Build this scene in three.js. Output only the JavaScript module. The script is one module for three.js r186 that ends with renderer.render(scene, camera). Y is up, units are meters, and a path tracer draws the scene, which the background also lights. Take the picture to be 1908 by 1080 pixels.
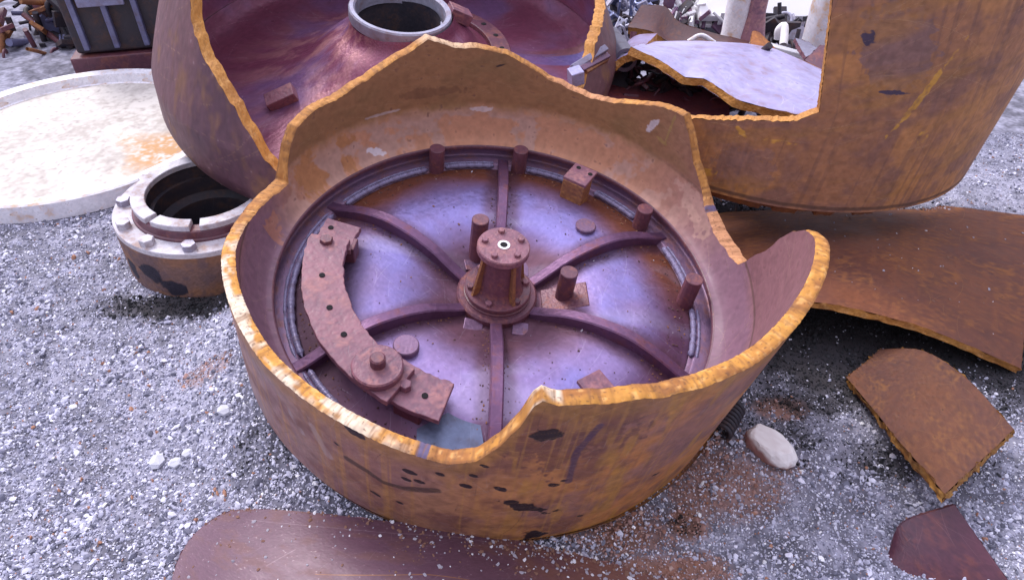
import * as THREE from 'three';
import { mergeGeometries, mergeVertices, toCreasedNormals } from 'three/addons/utils/BufferGeometryUtils.js';
import { RoundedBoxGeometry } from 'three/addons/geometries/RoundedBoxGeometry.js';

// ------------------------------------------------------------------ camera, sky, sun, exposure
const scene = new THREE.Scene();
const EYE = 1.65, PITCH = 40 * Math.PI / 180;
const camera = new THREE.PerspectiveCamera(45.12, 1024 / 579, 0.05, 200);
camera.position.set(0, EYE, 0);
camera.rotation.set(-PITCH, 0, 0);
const SUN = new THREE.Vector3(-0.42, 0.74, -0.52).normalize();
{
  const W = 256, H = 128, d = new Float32Array(W * H * 4);
  for (let j = 0; j < H; j++) for (let i = 0; i < W; i++) {
    const el = ((j + 0.5) / H - 0.5) * Math.PI, az = ((i + 0.5) / W - 0.5) * 2 * Math.PI;
    const x = Math.cos(el) * Math.cos(az), y = Math.sin(el), z = Math.cos(el) * Math.sin(az);
    const c = Math.max(0, x * SUN.x + y * SUN.y + z * SUN.z);
    let L = y > 0 ? 0.36 + 0.95 * y : 0.36 * Math.max(0.5, 1 + y * 4);   // overcast, brighter overhead
    L *= 0.8 + 1.3 * Math.pow(c, 3);                                      // the bright patch of cloud before the sun
    const o = (j * W + i) * 4;
    d[o] = L * 0.94; d[o + 1] = L * 0.95; d[o + 2] = L * 1.17; d[o + 3] = 1;
  }
  const t = new THREE.DataTexture(d, W, H, THREE.RGBAFormat, THREE.FloatType);
  t.mapping = THREE.EquirectangularReflectionMapping; t.magFilter = THREE.LinearFilter; t.needsUpdate = true;
  scene.background = t; scene.environment = t;
}
const sun = new THREE.DirectionalLight(new THREE.Color(1, 0.95, 0.9), 1.9);
sun.position.copy(SUN).multiplyScalar(8).add(new THREE.Vector3(0, 0, -2)); sun.target.position.set(0, 0, -2);
sun.castShadow = true; sun.shadow.radius = 36; sun.shadow.mapSize.set(2048, 2048);
Object.assign(sun.shadow.camera, { left: -5, right: 5, top: 5, bottom: -5, near: 0.5, far: 20 });
scene.add(sun, sun.target);
const renderer = new THREE.WebGLRenderer({ antialias: true });
renderer.setSize(1024, 579);
renderer.toneMapping = THREE.LinearToneMapping; renderer.toneMappingExposure = 1.2;
renderer.shadowMap.enabled = true; renderer.shadowMap.type = THREE.PCFSoftShadowMap;

// ------------------------------------------------------------------ helpers
const D2R = Math.PI / 180, V3 = (x, y, z) => new THREE.Vector3(x, y, z);
const clamp = (x, a = 0, b = 1) => x < a ? a : x > b ? b : x, lerp = (a, b, t) => a + (b - a) * t;
const sstep = (a, b, x) => { const t = clamp((x - a) / (b - a)); return t * t * (3 - 2 * t); };
function rng(seed) { let s = seed | 0; return () => { s = (s + 0x6d2b79f5) | 0; let t = Math.imul(s ^ (s >>> 15), 1 | s); t = (t + Math.imul(t ^ (t >>> 7), 61 | t)) ^ t; return ((t ^ (t >>> 14)) >>> 0) / 4294967296; }; }
const PERM = new Uint8Array(1024), VAL = new Float32Array(256);
{ const r = rng(77), p = [...Array(256).keys()]; for (let i = 255; i > 0; i--) { const j = Math.floor(r() * (i + 1)); [p[i], p[j]] = [p[j], p[i]]; } for (let i = 0; i < 1024; i++) PERM[i] = p[i & 255]; for (let i = 0; i < 256; i++) VAL[i] = r(); }
function n3(x, y, z) {                              // value noise 0..1
  const xf = Math.floor(x), yf = Math.floor(y), zf = Math.floor(z);
  let u = x - xf, v = y - yf, w = z - zf; u = u * u * (3 - 2 * u); v = v * v * (3 - 2 * v); w = w * w * (3 - 2 * w);
  const X = xf & 255, Y = yf & 255, Z = zf & 255, X1 = (X + 1) & 255, Y1 = (Y + 1) & 255, Z1 = (Z + 1) & 255;
  const a = PERM[X] , b = PERM[X1], aa = PERM[a + Y], ab = PERM[a + Y1], ba = PERM[b + Y], bb = PERM[b + Y1];
  const l = (p, q, t) => p + (q - p) * t;
  return l(l(l(VAL[PERM[aa + Z]], VAL[PERM[ba + Z]], u), l(VAL[PERM[ab + Z]], VAL[PERM[bb + Z]], u), v),
    l(l(VAL[PERM[aa + Z1]], VAL[PERM[ba + Z1]], u), l(VAL[PERM[ab + Z1]], VAL[PERM[bb + Z1]], u), v), w);
}
function fb(x, y, z, o = 4) { let s = 0, a = 0.5, t = 0; for (let i = 0; i < o; i++) { s += a * n3(x, y, z); t += a; a *= 0.55; x = x * 2.03 + 17.1; y = y * 2.03 + 5.7; z = z * 2.03 + 9.2; } return s / t; }
const mix3 = (a, b, t) => [a[0] + (b[0] - a[0]) * t, a[1] + (b[1] - a[1]) * t, a[2] + (b[2] - a[2]) * t];
const toS = (x) => { x = clamp(x); return 255 * (x <= 0.0031308 ? 12.92 * x : 1.055 * Math.pow(x, 1 / 2.4) - 0.055); };
// bake(w, h, f): f(u, v) gives [colour, roughness, height 0..1]; returns the three maps
function bake(w, h, f, wrap = false) {
  const c = new Uint8Array(w * h * 4), r = new Uint8Array(w * h * 4), b = new Uint8Array(w * h * 4);
  for (let j = 0; j < h; j++) for (let i = 0; i < w; i++) {
    const [col, ro, he] = f((i + 0.5) / w, (j + 0.5) / h), o = (j * w + i) * 4;
    c[o] = toS(col[0]); c[o + 1] = toS(col[1]); c[o + 2] = toS(col[2]);
    r[o] = r[o + 1] = r[o + 2] = 255 * clamp(ro); b[o] = b[o + 1] = b[o + 2] = 255 * clamp(he);
    c[o + 3] = r[o + 3] = b[o + 3] = 255;
  }
  const mk = (d, srgb) => { const t = new THREE.DataTexture(d, w, h, THREE.RGBAFormat); t.magFilter = THREE.LinearFilter; t.minFilter = THREE.LinearFilter; t.wrapS = t.wrapT = wrap ? THREE.RepeatWrapping : THREE.ClampToEdgeWrapping; if (srgb) t.colorSpace = THREE.SRGBColorSpace; t.needsUpdate = true; return t; };
  return { map: mk(c, true), roughnessMap: mk(r), bumpMap: mk(b) };
}
const mat = (maps, bumpScale = 0.002, extra = {}) => new THREE.MeshStandardMaterial({ ...maps, roughness: 1, metalness: 0, bumpScale, side: THREE.DoubleSide, ...extra });
// random strokes for scratches, drawn once into a small tiling buffer
function strokes(seed, n, S = 512, maxLen = 0.4, dir = null) {
  const r = rng(seed), buf = new Float32Array(S * S);
  for (let k = 0; k < n; k++) {
    let x = r() * S, y = r() * S, a = dir === null ? r() * 6.283 : dir + (r() - 0.5) * 0.7; const L = r() * r() * maxLen * S, v = 0.3 + 0.7 * r(), bend = (r() - 0.5) * 0.01;
    for (let t = 0; t < L; t++) { const i = ((y | 0) & (S - 1)) * S + ((x | 0) & (S - 1)); buf[i] = Math.max(buf[i], v * (1 - Math.abs(2 * t / L - 1) ** 2)); x += Math.cos(a); y += Math.sin(a); a += bend; if (x < 0) x += S; if (y < 0) y += S; }
  }
  return (u, v) => buf[(((v - Math.floor(v)) * S) | 0) * S + (((u - Math.floor(u)) * S) | 0)];
}
const scrA = strokes(5, 150), scrB = strokes(9, 60, 512, 0.8, 0.3);
// a tiling sample position: two circles' worth of noise is costly, so blend across the border instead
const tileN = (u, v, s, o, k = 0) => { const bu = sstep(0.85, 1, u), bv = sstep(0.85, 1, v); const f = (a, b) => fb(a * s + k, b * s - k, k * 1.7, o); let x = f(u, v); if (bu) x = lerp(x, f(u - 1, v), bu); if (bv) { let y = f(u, v - 1); if (bu) y = lerp(y, f(u - 1, v - 1), bu); x = lerp(x, y, bv); } return x; };
function tileMaps(S, colors, seed, rough, scratch) {      // colors: [base, second, third, scratch colour]
  return bake(S, S, (u, v) => {
    const a = tileN(u, v, 3, 4, seed), b = tileN(u, v, 9, 4, seed + 31), c = tileN(u, v, 40, 2, seed + 57);
    let col = mix3(colors[0], colors[1], sstep(0.3, 0.72, a * 0.6 + b * 0.4));
    col = mix3(col, colors[2], sstep(0.48, 0.8, b * 0.7 + c * 0.3) * 0.85);
    const g = 0.78 + 0.44 * c; col = [col[0] * g, col[1] * g, col[2] * g];
    const s = scratch * scrA(u, v); col = mix3(col, colors[3], s);
    if (c > 0.8) col = mix3(col, [0.03, 0.02, 0.02], (c - 0.8) * 4);
    return [col, rough + 0.25 * (b - 0.5) + 0.12 * (c - 0.5), 0.3 * b + 0.55 * c + 0.2 * a - 0.2 * s];
  }, true);
}
const TILES = {
  rust: tileMaps(512, [[0.30, 0.115, 0.04], [0.2, 0.08, 0.05], [0.42, 0.19, 0.05], [0.6, 0.33, 0.1]], 3, 0.72, 0.5),
  oxide: tileMaps(512, [[0.16, 0.055, 0.075], [0.11, 0.042, 0.065], [0.24, 0.08, 0.06], [0.45, 0.27, 0.25]], 11, 0.45, 0.4),
  pink: tileMaps(512, [[0.32, 0.135, 0.165], [0.19, 0.085, 0.125], [0.4, 0.18, 0.17], [0.12, 0.1, 0.15]], 19, 0.52, 1),
  plum: tileMaps(512, [[0.18, 0.1, 0.165], [0.2, 0.115, 0.2], [0.22, 0.09, 0.08], [0.5, 0.4, 0.48]], 23, 0.46, 0.4),
  dirty: tileMaps(512, [[0.62, 0.6, 0.65], [0.46, 0.42, 0.47], [0.3, 0.19, 0.15], [0.2, 0.15, 0.16]], 53, 0.6, 0.8),
  white: tileMaps(512, [[0.82, 0.8, 0.84], [0.74, 0.7, 0.76], [0.55, 0.33, 0.16], [0.3, 0.24, 0.24]], 29, 0.6, 0.4),
  steel: tileMaps(512, [[0.42, 0.42, 0.52], [0.34, 0.32, 0.42], [0.24, 0.17, 0.17], [0.7, 0.7, 0.78]], 37, 0.42, 0.6),
  dark: tileMaps(512, [[0.022, 0.02, 0.032], [0.04, 0.03, 0.04], [0.08, 0.04, 0.03], [0.12, 0.12, 0.16]], 41, 0.65, 0.4),
  edge: tileMaps(512, [[0.54, 0.24, 0.05], [0.34, 0.13, 0.03], [0.62, 0.34, 0.12], [0.9, 0.75, 0.5]], 47, 0.75, 0.3),
};
const M = {
  rust: mat(TILES.rust, 0.0025), oxide: mat(TILES.oxide, 0.0016), pink: mat(TILES.pink, 0.003, { color: new THREE.Color(0.84, 0.8, 0.82) }), plum: mat(TILES.plum, 0.0012, { metalness: 0.4 }),
  dirty: mat(TILES.dirty, 0.0015), white: mat(TILES.white, 0.001), steel: mat(TILES.steel, 0.0012, { metalness: 0.25 }), dark: mat(TILES.dark, 0.002), edge: mat(TILES.edge, 0.005),
  rib: mat(TILES.plum, 0.0014, { metalness: 0.55, color: new THREE.Color(0.78, 0.66, 0.78) }),
  weld: mat(TILES.steel, 0.004, { color: new THREE.Color(0.62, 0.55, 0.72), metalness: 0.15 }),
  hole: new THREE.MeshStandardMaterial({ color: new THREE.Color(0.008, 0.006, 0.008), roughness: 0.95 }),
  paint: new THREE.MeshStandardMaterial({ color: new THREE.Color(0.85, 0.83, 0.84), roughness: 0.6 }),
};
// uv in tiles of `size` metres, projected along the dominant axis of each face
let uvShift = 0;
function boxUV(g, size = 0.5) {
  g = g.index ? g.toNonIndexed() : g; const p = g.attributes.position, uv = new Float32Array(p.count * 2); uvShift += 0.37;
  const a = V3(), b = V3(), c = V3(), n = V3();
  for (let i = 0; i < p.count; i += 3) {
    a.fromBufferAttribute(p, i); b.fromBufferAttribute(p, i + 1); c.fromBufferAttribute(p, i + 2);
    n.copy(b).sub(a).cross(c.clone().sub(a)); const X = Math.abs(n.x), Y = Math.abs(n.y), Z = Math.abs(n.z);
    [a, b, c].forEach((q, k) => { const [s, t] = Y >= X && Y >= Z ? [q.x, q.z] : X >= Z ? [q.z, q.y] : [q.x, q.y]; uv[(i + k) * 2] = s / size + uvShift; uv[(i + k) * 2 + 1] = t / size + uvShift * 1.3; });
  }
  g.setAttribute('uv', new THREE.BufferAttribute(uv, 2)); return g;
}
const clean = (g) => { g = g.index ? g.toNonIndexed() : g.clone(); for (const k of Object.keys(g.attributes)) if (!['position', 'normal', 'uv'].includes(k)) g.deleteAttribute(k); return g; };
const join = (list) => mergeGeometries(list.map(clean));
const names = {};
const numbered = (n) => { const k = names[n] = (names[n] ?? -1) + 1; return k ? `${n}_${String(k).padStart(3, '0')}` : n; };
function mesh(name, geo, material, parent) {
  const m = new THREE.Mesh(geo, material); m.castShadow = m.receiveShadow = true;
  m.name = parent ? name : numbered(name); (parent || scene).add(m); return m;
}
function tag(o, label, category, group, kind) { Object.assign(o.userData, { label, category }); if (group) o.userData.group = group; if (kind) o.userData.kind = kind; return o; }
function thing(name, label, category, pos = [0, 0, 0], group) { const g = new THREE.Group(); g.name = numbered(name); g.position.set(...pos); scene.add(g); return tag(g, label, category, group); }
const tf = (g, pos, rot = [0, 0, 0], s = [1, 1, 1]) => g.applyMatrix4(new THREE.Matrix4().compose(V3(...pos), new THREE.Quaternion().setFromEuler(new THREE.Euler(...rot)), V3(...s)));
const box = (w, h, d, r = 0.004) => new RoundedBoxGeometry(w, h, d, 2, Math.min(r, w / 3, h / 3, d / 3));
// disc or stud with a chamfered top, standing on y = 0
const stud = (r, h, seg = 28, ch = 0.003) => toCreasedNormals(new THREE.LatheGeometry([V3(0, 0), V3(r, 0), V3(r, h - ch), V3(r - ch, h), V3(0, h)].map((p) => new THREE.Vector2(p.x, p.y)), seg), 0.6);
const hexBolt = (r, h) => toCreasedNormals(new THREE.LatheGeometry([[0, 0], [r, 0], [r, h - 0.002], [r - 0.002, h], [0, h]].map((p) => new THREE.Vector2(...p)), 6), 0.5);
// grid surface from f(s, t) -> Vector3
function grid(nu, nv, f, uvf) {
  const pos = [], uv = [], idx = [];
  for (let j = 0; j <= nv; j++) for (let i = 0; i <= nu; i++) { const s = i / nu, t = j / nv, p = f(s, t); pos.push(p.x, p.y, p.z); const q = uvf ? uvf(s, t, p) : [s, t]; uv.push(q[0], q[1]); }
  for (let j = 0; j < nv; j++) for (let i = 0; i < nu; i++) { const a = j * (nu + 1) + i, b = a + 1, c = a + nu + 1, d = c + 1; idx.push(a, b, d, a, d, c); }
  const g = new THREE.BufferGeometry(); g.setAttribute('position', new THREE.Float32BufferAttribute(pos, 3)); g.setAttribute('uv', new THREE.Float32BufferAttribute(uv, 2)); g.setIndex(idx); g.computeVertexNormals(); return g;
}
// a world point given by a direction of sight and its distance ahead (metres north of the viewer's spot)
const CP = Math.cos(PITCH), SP = Math.sin(PITCH), FOC = 1300;
function at(px, py, ahead) { const x = (px - 954) / FOC, y = -(py - 540) / FOC, wy = y * CP - SP, wz = -(y * SP + CP), k = -ahead / wz; return V3(x * k, EYE + wy * k, -ahead); }
function atY(px, py, h) { const x = (px - 954) / FOC, y = -(py - 540) / FOC, wy = y * CP - SP, wz = -(y * SP + CP), k = (h - EYE) / wy; return V3(x * k, h, wz * k); }
const gritSpots = [];
// a bent plate between a front and a back curve: surface, under side and torch-cut edge
function plate(o, { front, back, thick = 0.02, bulge = 0, warp = 0, nu = 60, nv = 24, straight = false, bow = 0, own = false, material, edge = M.edge, tile = 0.5, rag = 0.003, surface = 'plate_surface', seed = 1, names: nm }) {
  const mk = (pts) => straight ? polyline(pts) : new THREE.CatmullRomCurve3(pts, false, 'centripetal');
  const A = mk(front), B = mk(back), base = (s, t) => { const p = A.getPoint(s).lerp(B.getPoint(s), t); if (bow && s < 0.35) p.addScaledVector(A.getPoint(0).sub(A.getPoint(0.1)).normalize(), bow * Math.sin(Math.PI * t) ** 0.8 * (1 - s / 0.35) ** 2); return p; };
  const N = (s, t) => { const e = 0.01, s0 = Math.max(0, s - e), s1 = Math.min(1, s + e), t0 = Math.max(0, t - e), t1 = Math.min(1, t + e); const n = base(s1, t).sub(base(s0, t)).cross(base(s, t1).sub(base(s, t0))).normalize(); if (n.y < 0) n.negate(); return n; };
  const surf = (s, t) => { const p = base(s, t), n = N(s, t); const w = warp ? warp * (fb(p.x * 3 + seed, p.y * 3, p.z * 3, 3) - 0.5) : 0; return [p.addScaledVector(n, bulge * Math.sin(Math.PI * s) * (0.35 + 0.65 * Math.sin(Math.PI * t)) + w), n]; };
  const rg = (s, t, k) => rag * (n3(s * 40 + seed, t * 40, k * 3.1) - 0.5) * 2;
  const top = (s, t) => surf(s, t)[0], low = (s, t) => { const [p, n] = surf(s, t); return p.addScaledVector(n, -thick); };
  const sz = A.getPoint(0).distanceTo(A.getPoint(1)), sv = A.getPoint(0.5).distanceTo(B.getPoint(0.5));
  const uvf = own ? (s, t) => [s, t] : (s, t) => [s * sz / tile + seed * 0.31, t * sv / tile + seed * 0.17];
  mesh(surface, join([grid(nu, nv, top, uvf), grid(nu, nv, low, uvf)]), material, o);
  const strip = (fn, len) => grid(nu * 2, 3, (s, t) => { const [st, k] = fn(s), a = top(...st), b = low(...st); return a.lerp(b, t).add(V3(rg(s, t, k), rg(s, t, k + 1), rg(s, t, k + 2))); }, (s, t) => [s * len / 0.3, t * thick / 0.3 + seed * 0.2]);
  plate.last = top;
  if (edge) mesh('cut_edge', join([strip((s) => [[s, 0], 0], sz), strip((s) => [[s, 1], 5], sz), strip((s) => [[0, s], 9], sv), strip((s) => [[1, s], 14], sv)]), edge, o);
}
function polyline(pts) { const L = [0]; for (let i = 1; i < pts.length; i++) L.push(L[i - 1] + pts[i].distanceTo(pts[i - 1])); return { getPoint(s) { const d = s * L[L.length - 1]; let i = 1; while (i < L.length - 1 && L[i] < d) i++; return pts[i - 1].clone().lerp(pts[i], clamp((d - L[i - 1]) / (L[i] - L[i - 1] || 1))); } }; }
const tableAt = (T) => (x) => { let i = 1; while (i < T.length - 1 && T[i][0] < x) i++; const [a, b] = T[i - 1], [c, d] = T[i]; return b + (d - b) * clamp((x - a) / (c - a || 1)); };
// smooth blob mask: ellipse with a noisy border, in az (degrees) and z (metres) of a drum wall
const blob = (az, z, a0, z0, wa, wz, rot, ns) => { let x = (az - a0) * D2R * 0.78, y = z - z0; const c = Math.cos(rot), s = Math.sin(rot), X = x * c + y * s, Y = -x * s + y * c; let d = Math.hypot(X / wa, Y / wz) + (ns - 0.5) * 0.9; if (d > 2.2 || d < 0.1) return d < 1 ? 1 : 0; d += (fb(az * D2R * 44 + 7, z * 56 + 3, 3.3, 3) - 0.5) * 1.3; return 1 - sstep(0.85, 1.08, d); };

// ------------------------------------------------------------------ the yard: ground and gravel
const AXIS = V3(0.111, 0.985, 0.131).normalize(), CEN = V3(-0.039, 0.297, -1.677), DB = 0.1665;
const CB = CEN.clone().addScaledVector(AXIS, -DB);
function groundH(x, z) {
  let h = 0.012 * (fb(x * 1.3 + 4, z * 1.3, 2, 3) - 0.5) + 0.02 * (fb(x * 5, z * 5, 7, 3) - 0.5);
  const pl = CB.y - (AXIS.x * (x - CB.x) + AXIS.z * (z - CB.z)) / AXIS.y - 0.012, d = Math.hypot(x - CB.x, z - CB.z) - 0.72;
  const w = 1 - sstep(-0.02, 0.36, d); if (pl > 0 && z > -2.3) h += Math.min(pl, 0.16) * w;
  return h;
}
const stainShadeAt = (x, z) => {                                    // rusty wash, oily soil, and shade painted under the sheet and along bases
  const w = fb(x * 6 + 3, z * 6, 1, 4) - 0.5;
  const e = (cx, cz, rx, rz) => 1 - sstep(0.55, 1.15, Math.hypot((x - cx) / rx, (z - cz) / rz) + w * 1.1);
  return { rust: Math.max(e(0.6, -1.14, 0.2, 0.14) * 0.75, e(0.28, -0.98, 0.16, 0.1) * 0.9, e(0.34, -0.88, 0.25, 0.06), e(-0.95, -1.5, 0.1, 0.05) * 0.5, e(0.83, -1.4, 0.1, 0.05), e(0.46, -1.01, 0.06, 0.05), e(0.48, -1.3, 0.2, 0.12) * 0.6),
    oilShade: Math.max(e(1.35, -1.74, 0.95, 0.5), e(0.98, -1.66, 0.42, 0.22), e(1.0, -2.2, 0.8, 0.5), e(1.2, -1.22, 0.22, 0.1) * 0.7, e(0.45, -1.0, 0.05, 0.035) * 0.45, e(-0.62, -1.2, 0.13, 0.1) * 0.3, e(0.95, -1.42, 0.16, 0.09) * 0.8, e(-1.06, -1.88, 0.4, 0.1)) };
};
{
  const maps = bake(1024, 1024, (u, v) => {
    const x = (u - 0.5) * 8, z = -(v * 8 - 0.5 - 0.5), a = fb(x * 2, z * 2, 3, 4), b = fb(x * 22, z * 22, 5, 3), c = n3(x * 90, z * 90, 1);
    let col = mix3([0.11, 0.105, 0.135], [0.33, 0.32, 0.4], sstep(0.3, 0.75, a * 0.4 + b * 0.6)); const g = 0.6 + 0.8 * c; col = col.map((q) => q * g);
    const st = stainShadeAt(x, z); col = mix3(col, [0.27 * g, 0.12 * g, 0.07 * g], st.rust * 0.8); col = mix3(col, [0.025, 0.02, 0.023], st.oilShade * 0.95);
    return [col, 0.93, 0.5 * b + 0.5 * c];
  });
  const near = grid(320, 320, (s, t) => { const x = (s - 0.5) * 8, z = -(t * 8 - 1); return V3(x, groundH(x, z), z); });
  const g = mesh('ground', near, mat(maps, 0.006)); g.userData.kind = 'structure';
  const fc = new THREE.MeshStandardMaterial({ color: new THREE.Color(0.3, 0.29, 0.35), roughness: 0.95 });
  const far = new THREE.RingGeometry(3, 90, 64, 1); far.rotateX(-Math.PI / 2); far.translate(0, -0.025, -3);
  const y = mesh('yard_ground', far, fc); y.userData.kind = 'structure';
}
{
  const g = new THREE.IcosahedronGeometry(1, 0), p = g.attributes.position;
  for (let i = 0; i < p.count; i++) { const v = V3().fromBufferAttribute(p, i), k = 0.55 + 0.9 * n3(v.x * 2 + 9, v.y * 2 + 4, v.z * 2 + 2); p.setXYZ(i, v.x * k, v.y * k * 0.78, v.z * k); }
  g.computeVertexNormals();
  const N = 200000, im = new THREE.InstancedMesh(g, new THREE.MeshStandardMaterial({ color: 0xffffff, roughness: 0.88 }), N), r = rng(4242), m4 = new THREE.Matrix4(), q = new THREE.Quaternion(), e = new THREE.Euler(), col = new THREE.Color();
  let k = 0;
  for (let tries = 0; k < N && tries < 700000; tries++) {
    const d = 0.6 + 2.6 * Math.pow(r(), 1.3), x = (r() - 0.5) * 2 * (0.85 * d + 0.85), z = -d;
    if (Math.hypot(x - CB.x, z - CB.z) < 0.7) continue; const bank = 0.014 * (1 - sstep(0.79, 0.87, Math.hypot(x - CB.x, z - CB.z))) * (0.3 + n3(x * 14, z * 14, 3));
    const cl = fb(x * 7, z * 7, 3, 3), big = r() < 0.05 + 0.25 * sstep(0.55, 0.7, cl);
    let s = 0.0021 + 0.0034 * r() * r() + (big ? 0.002 + 0.006 * r() * r() : 0);
    if (x > 0.3) s *= 0.82;
    e.set(r() * 6.28, r() * 6.28, r() * 6.28); q.setFromEuler(e);
    m4.compose(V3(x, groundH(x, z) + bank + s * (0.1 + 0.5 * r()), z), q, V3(s * (0.7 + 0.9 * r()), s * (0.5 + 0.5 * r()), s * (0.7 + 0.9 * r())));
    im.setMatrixAt(k, m4);
    const st = stainShadeAt(x, z), t = r(); let c = t < 0.22 ? [0.15, 0.15, 0.2] : t < 0.7 ? [0.4, 0.395, 0.49] : t < 0.96 ? [0.62, 0.61, 0.71] : [0.78, 0.77, 0.8];
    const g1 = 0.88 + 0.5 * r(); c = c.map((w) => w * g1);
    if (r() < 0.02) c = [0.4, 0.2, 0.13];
    if (r() < st.rust * 0.75) c = mix3(c, [0.33, 0.13, 0.06], 0.75); if (r() < st.oilShade * 0.97) c = c.map((w) => w * 0.05);
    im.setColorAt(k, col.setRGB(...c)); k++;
  }
  im.count = k; im.castShadow = im.receiveShadow = true; im.name = 'gravel'; im.userData.kind = 'stuff'; im.userData.label = 'pale grey crushed gravel covering the yard ground around the drum'; scene.add(im);
}

// ------------------------------------------------------------------ the cut steel drum in front
const wrap180 = (a) => ((a + 180) % 360 + 360) % 360 - 180;
const rOut = (az, z) => 0.7715 + 0.007 * (fb(Math.cos(az * D2R) * 3.2 + 11, z * 3, Math.sin(az * D2R) * 3.2, 2) - 0.5) + z * (0.012 + 0.055 * Math.exp(-((wrap180(az + 37) / 38) ** 2)) - 0.02 * Math.exp(-((wrap180(az + 155) / 25) ** 2)));
const CUT1 = tableAt([[-186, 0.124], [-176.6, 0.149], [-169.3, 0.185], [-163, 0.203], [-156, 0.215], [-148, 0.222], [-140, 0.222], [-134.6, 0.219], [-128.5, 0.226], [-119.9, 0.232], [-111.6, 0.229], [-104.2, 0.225], [-98.8, 0.229], [-94.7, 0.26], [-91.8, 0.331], [-89.3, 0.419], [-88.1, 0.487], [-87.2, 0.508], [-84.9, 0.499], [-80.3, 0.497], [-73.9, 0.491], [-65.9, 0.481], [-57.7, 0.468], [-48.8, 0.465], [-42, 0.478], [-34, 0.495], [-27, 0.502], [-20, 0.49], [-13.8, 0.45], [-9.2, 0.392], [-6.4, 0.325], [-5.4, 0.285], [-4.2, 0.25], [-1.3, 0.197], [2.1, 0.112], [6.9, 0.088], [16.1, 0.079], [23.7, 0.111], [32.3, 0.206], [37.4, 0.291], [40, 0.329], [45.8, 0.318], [52.5, 0.288], [59.7, 0.249], [67.2, 0.233], [73.5, 0.246], [79.7, 0.268], [85.1, 0.3], [91.1, 0.333], [97.6, 0.351], [105.3, 0.353], [109.6, 0.379], [112.5, 0.395], [117.4, 0.356], [123.3, 0.322], [129.4, 0.284], [139.1, 0.259], [146.8, 0.255], [152.6, 0.236], [155.8, 0.191], [157.5, 0.144], [159.8, 0.091], [167.4, 0.102], [174.3, 0.124], [183.4, 0.149]]);
const drum = thing('steel_drum', 'large rusty steel drum with jagged orange cut rim, spoked floor and central hub', 'drum', CB.toArray());
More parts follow.
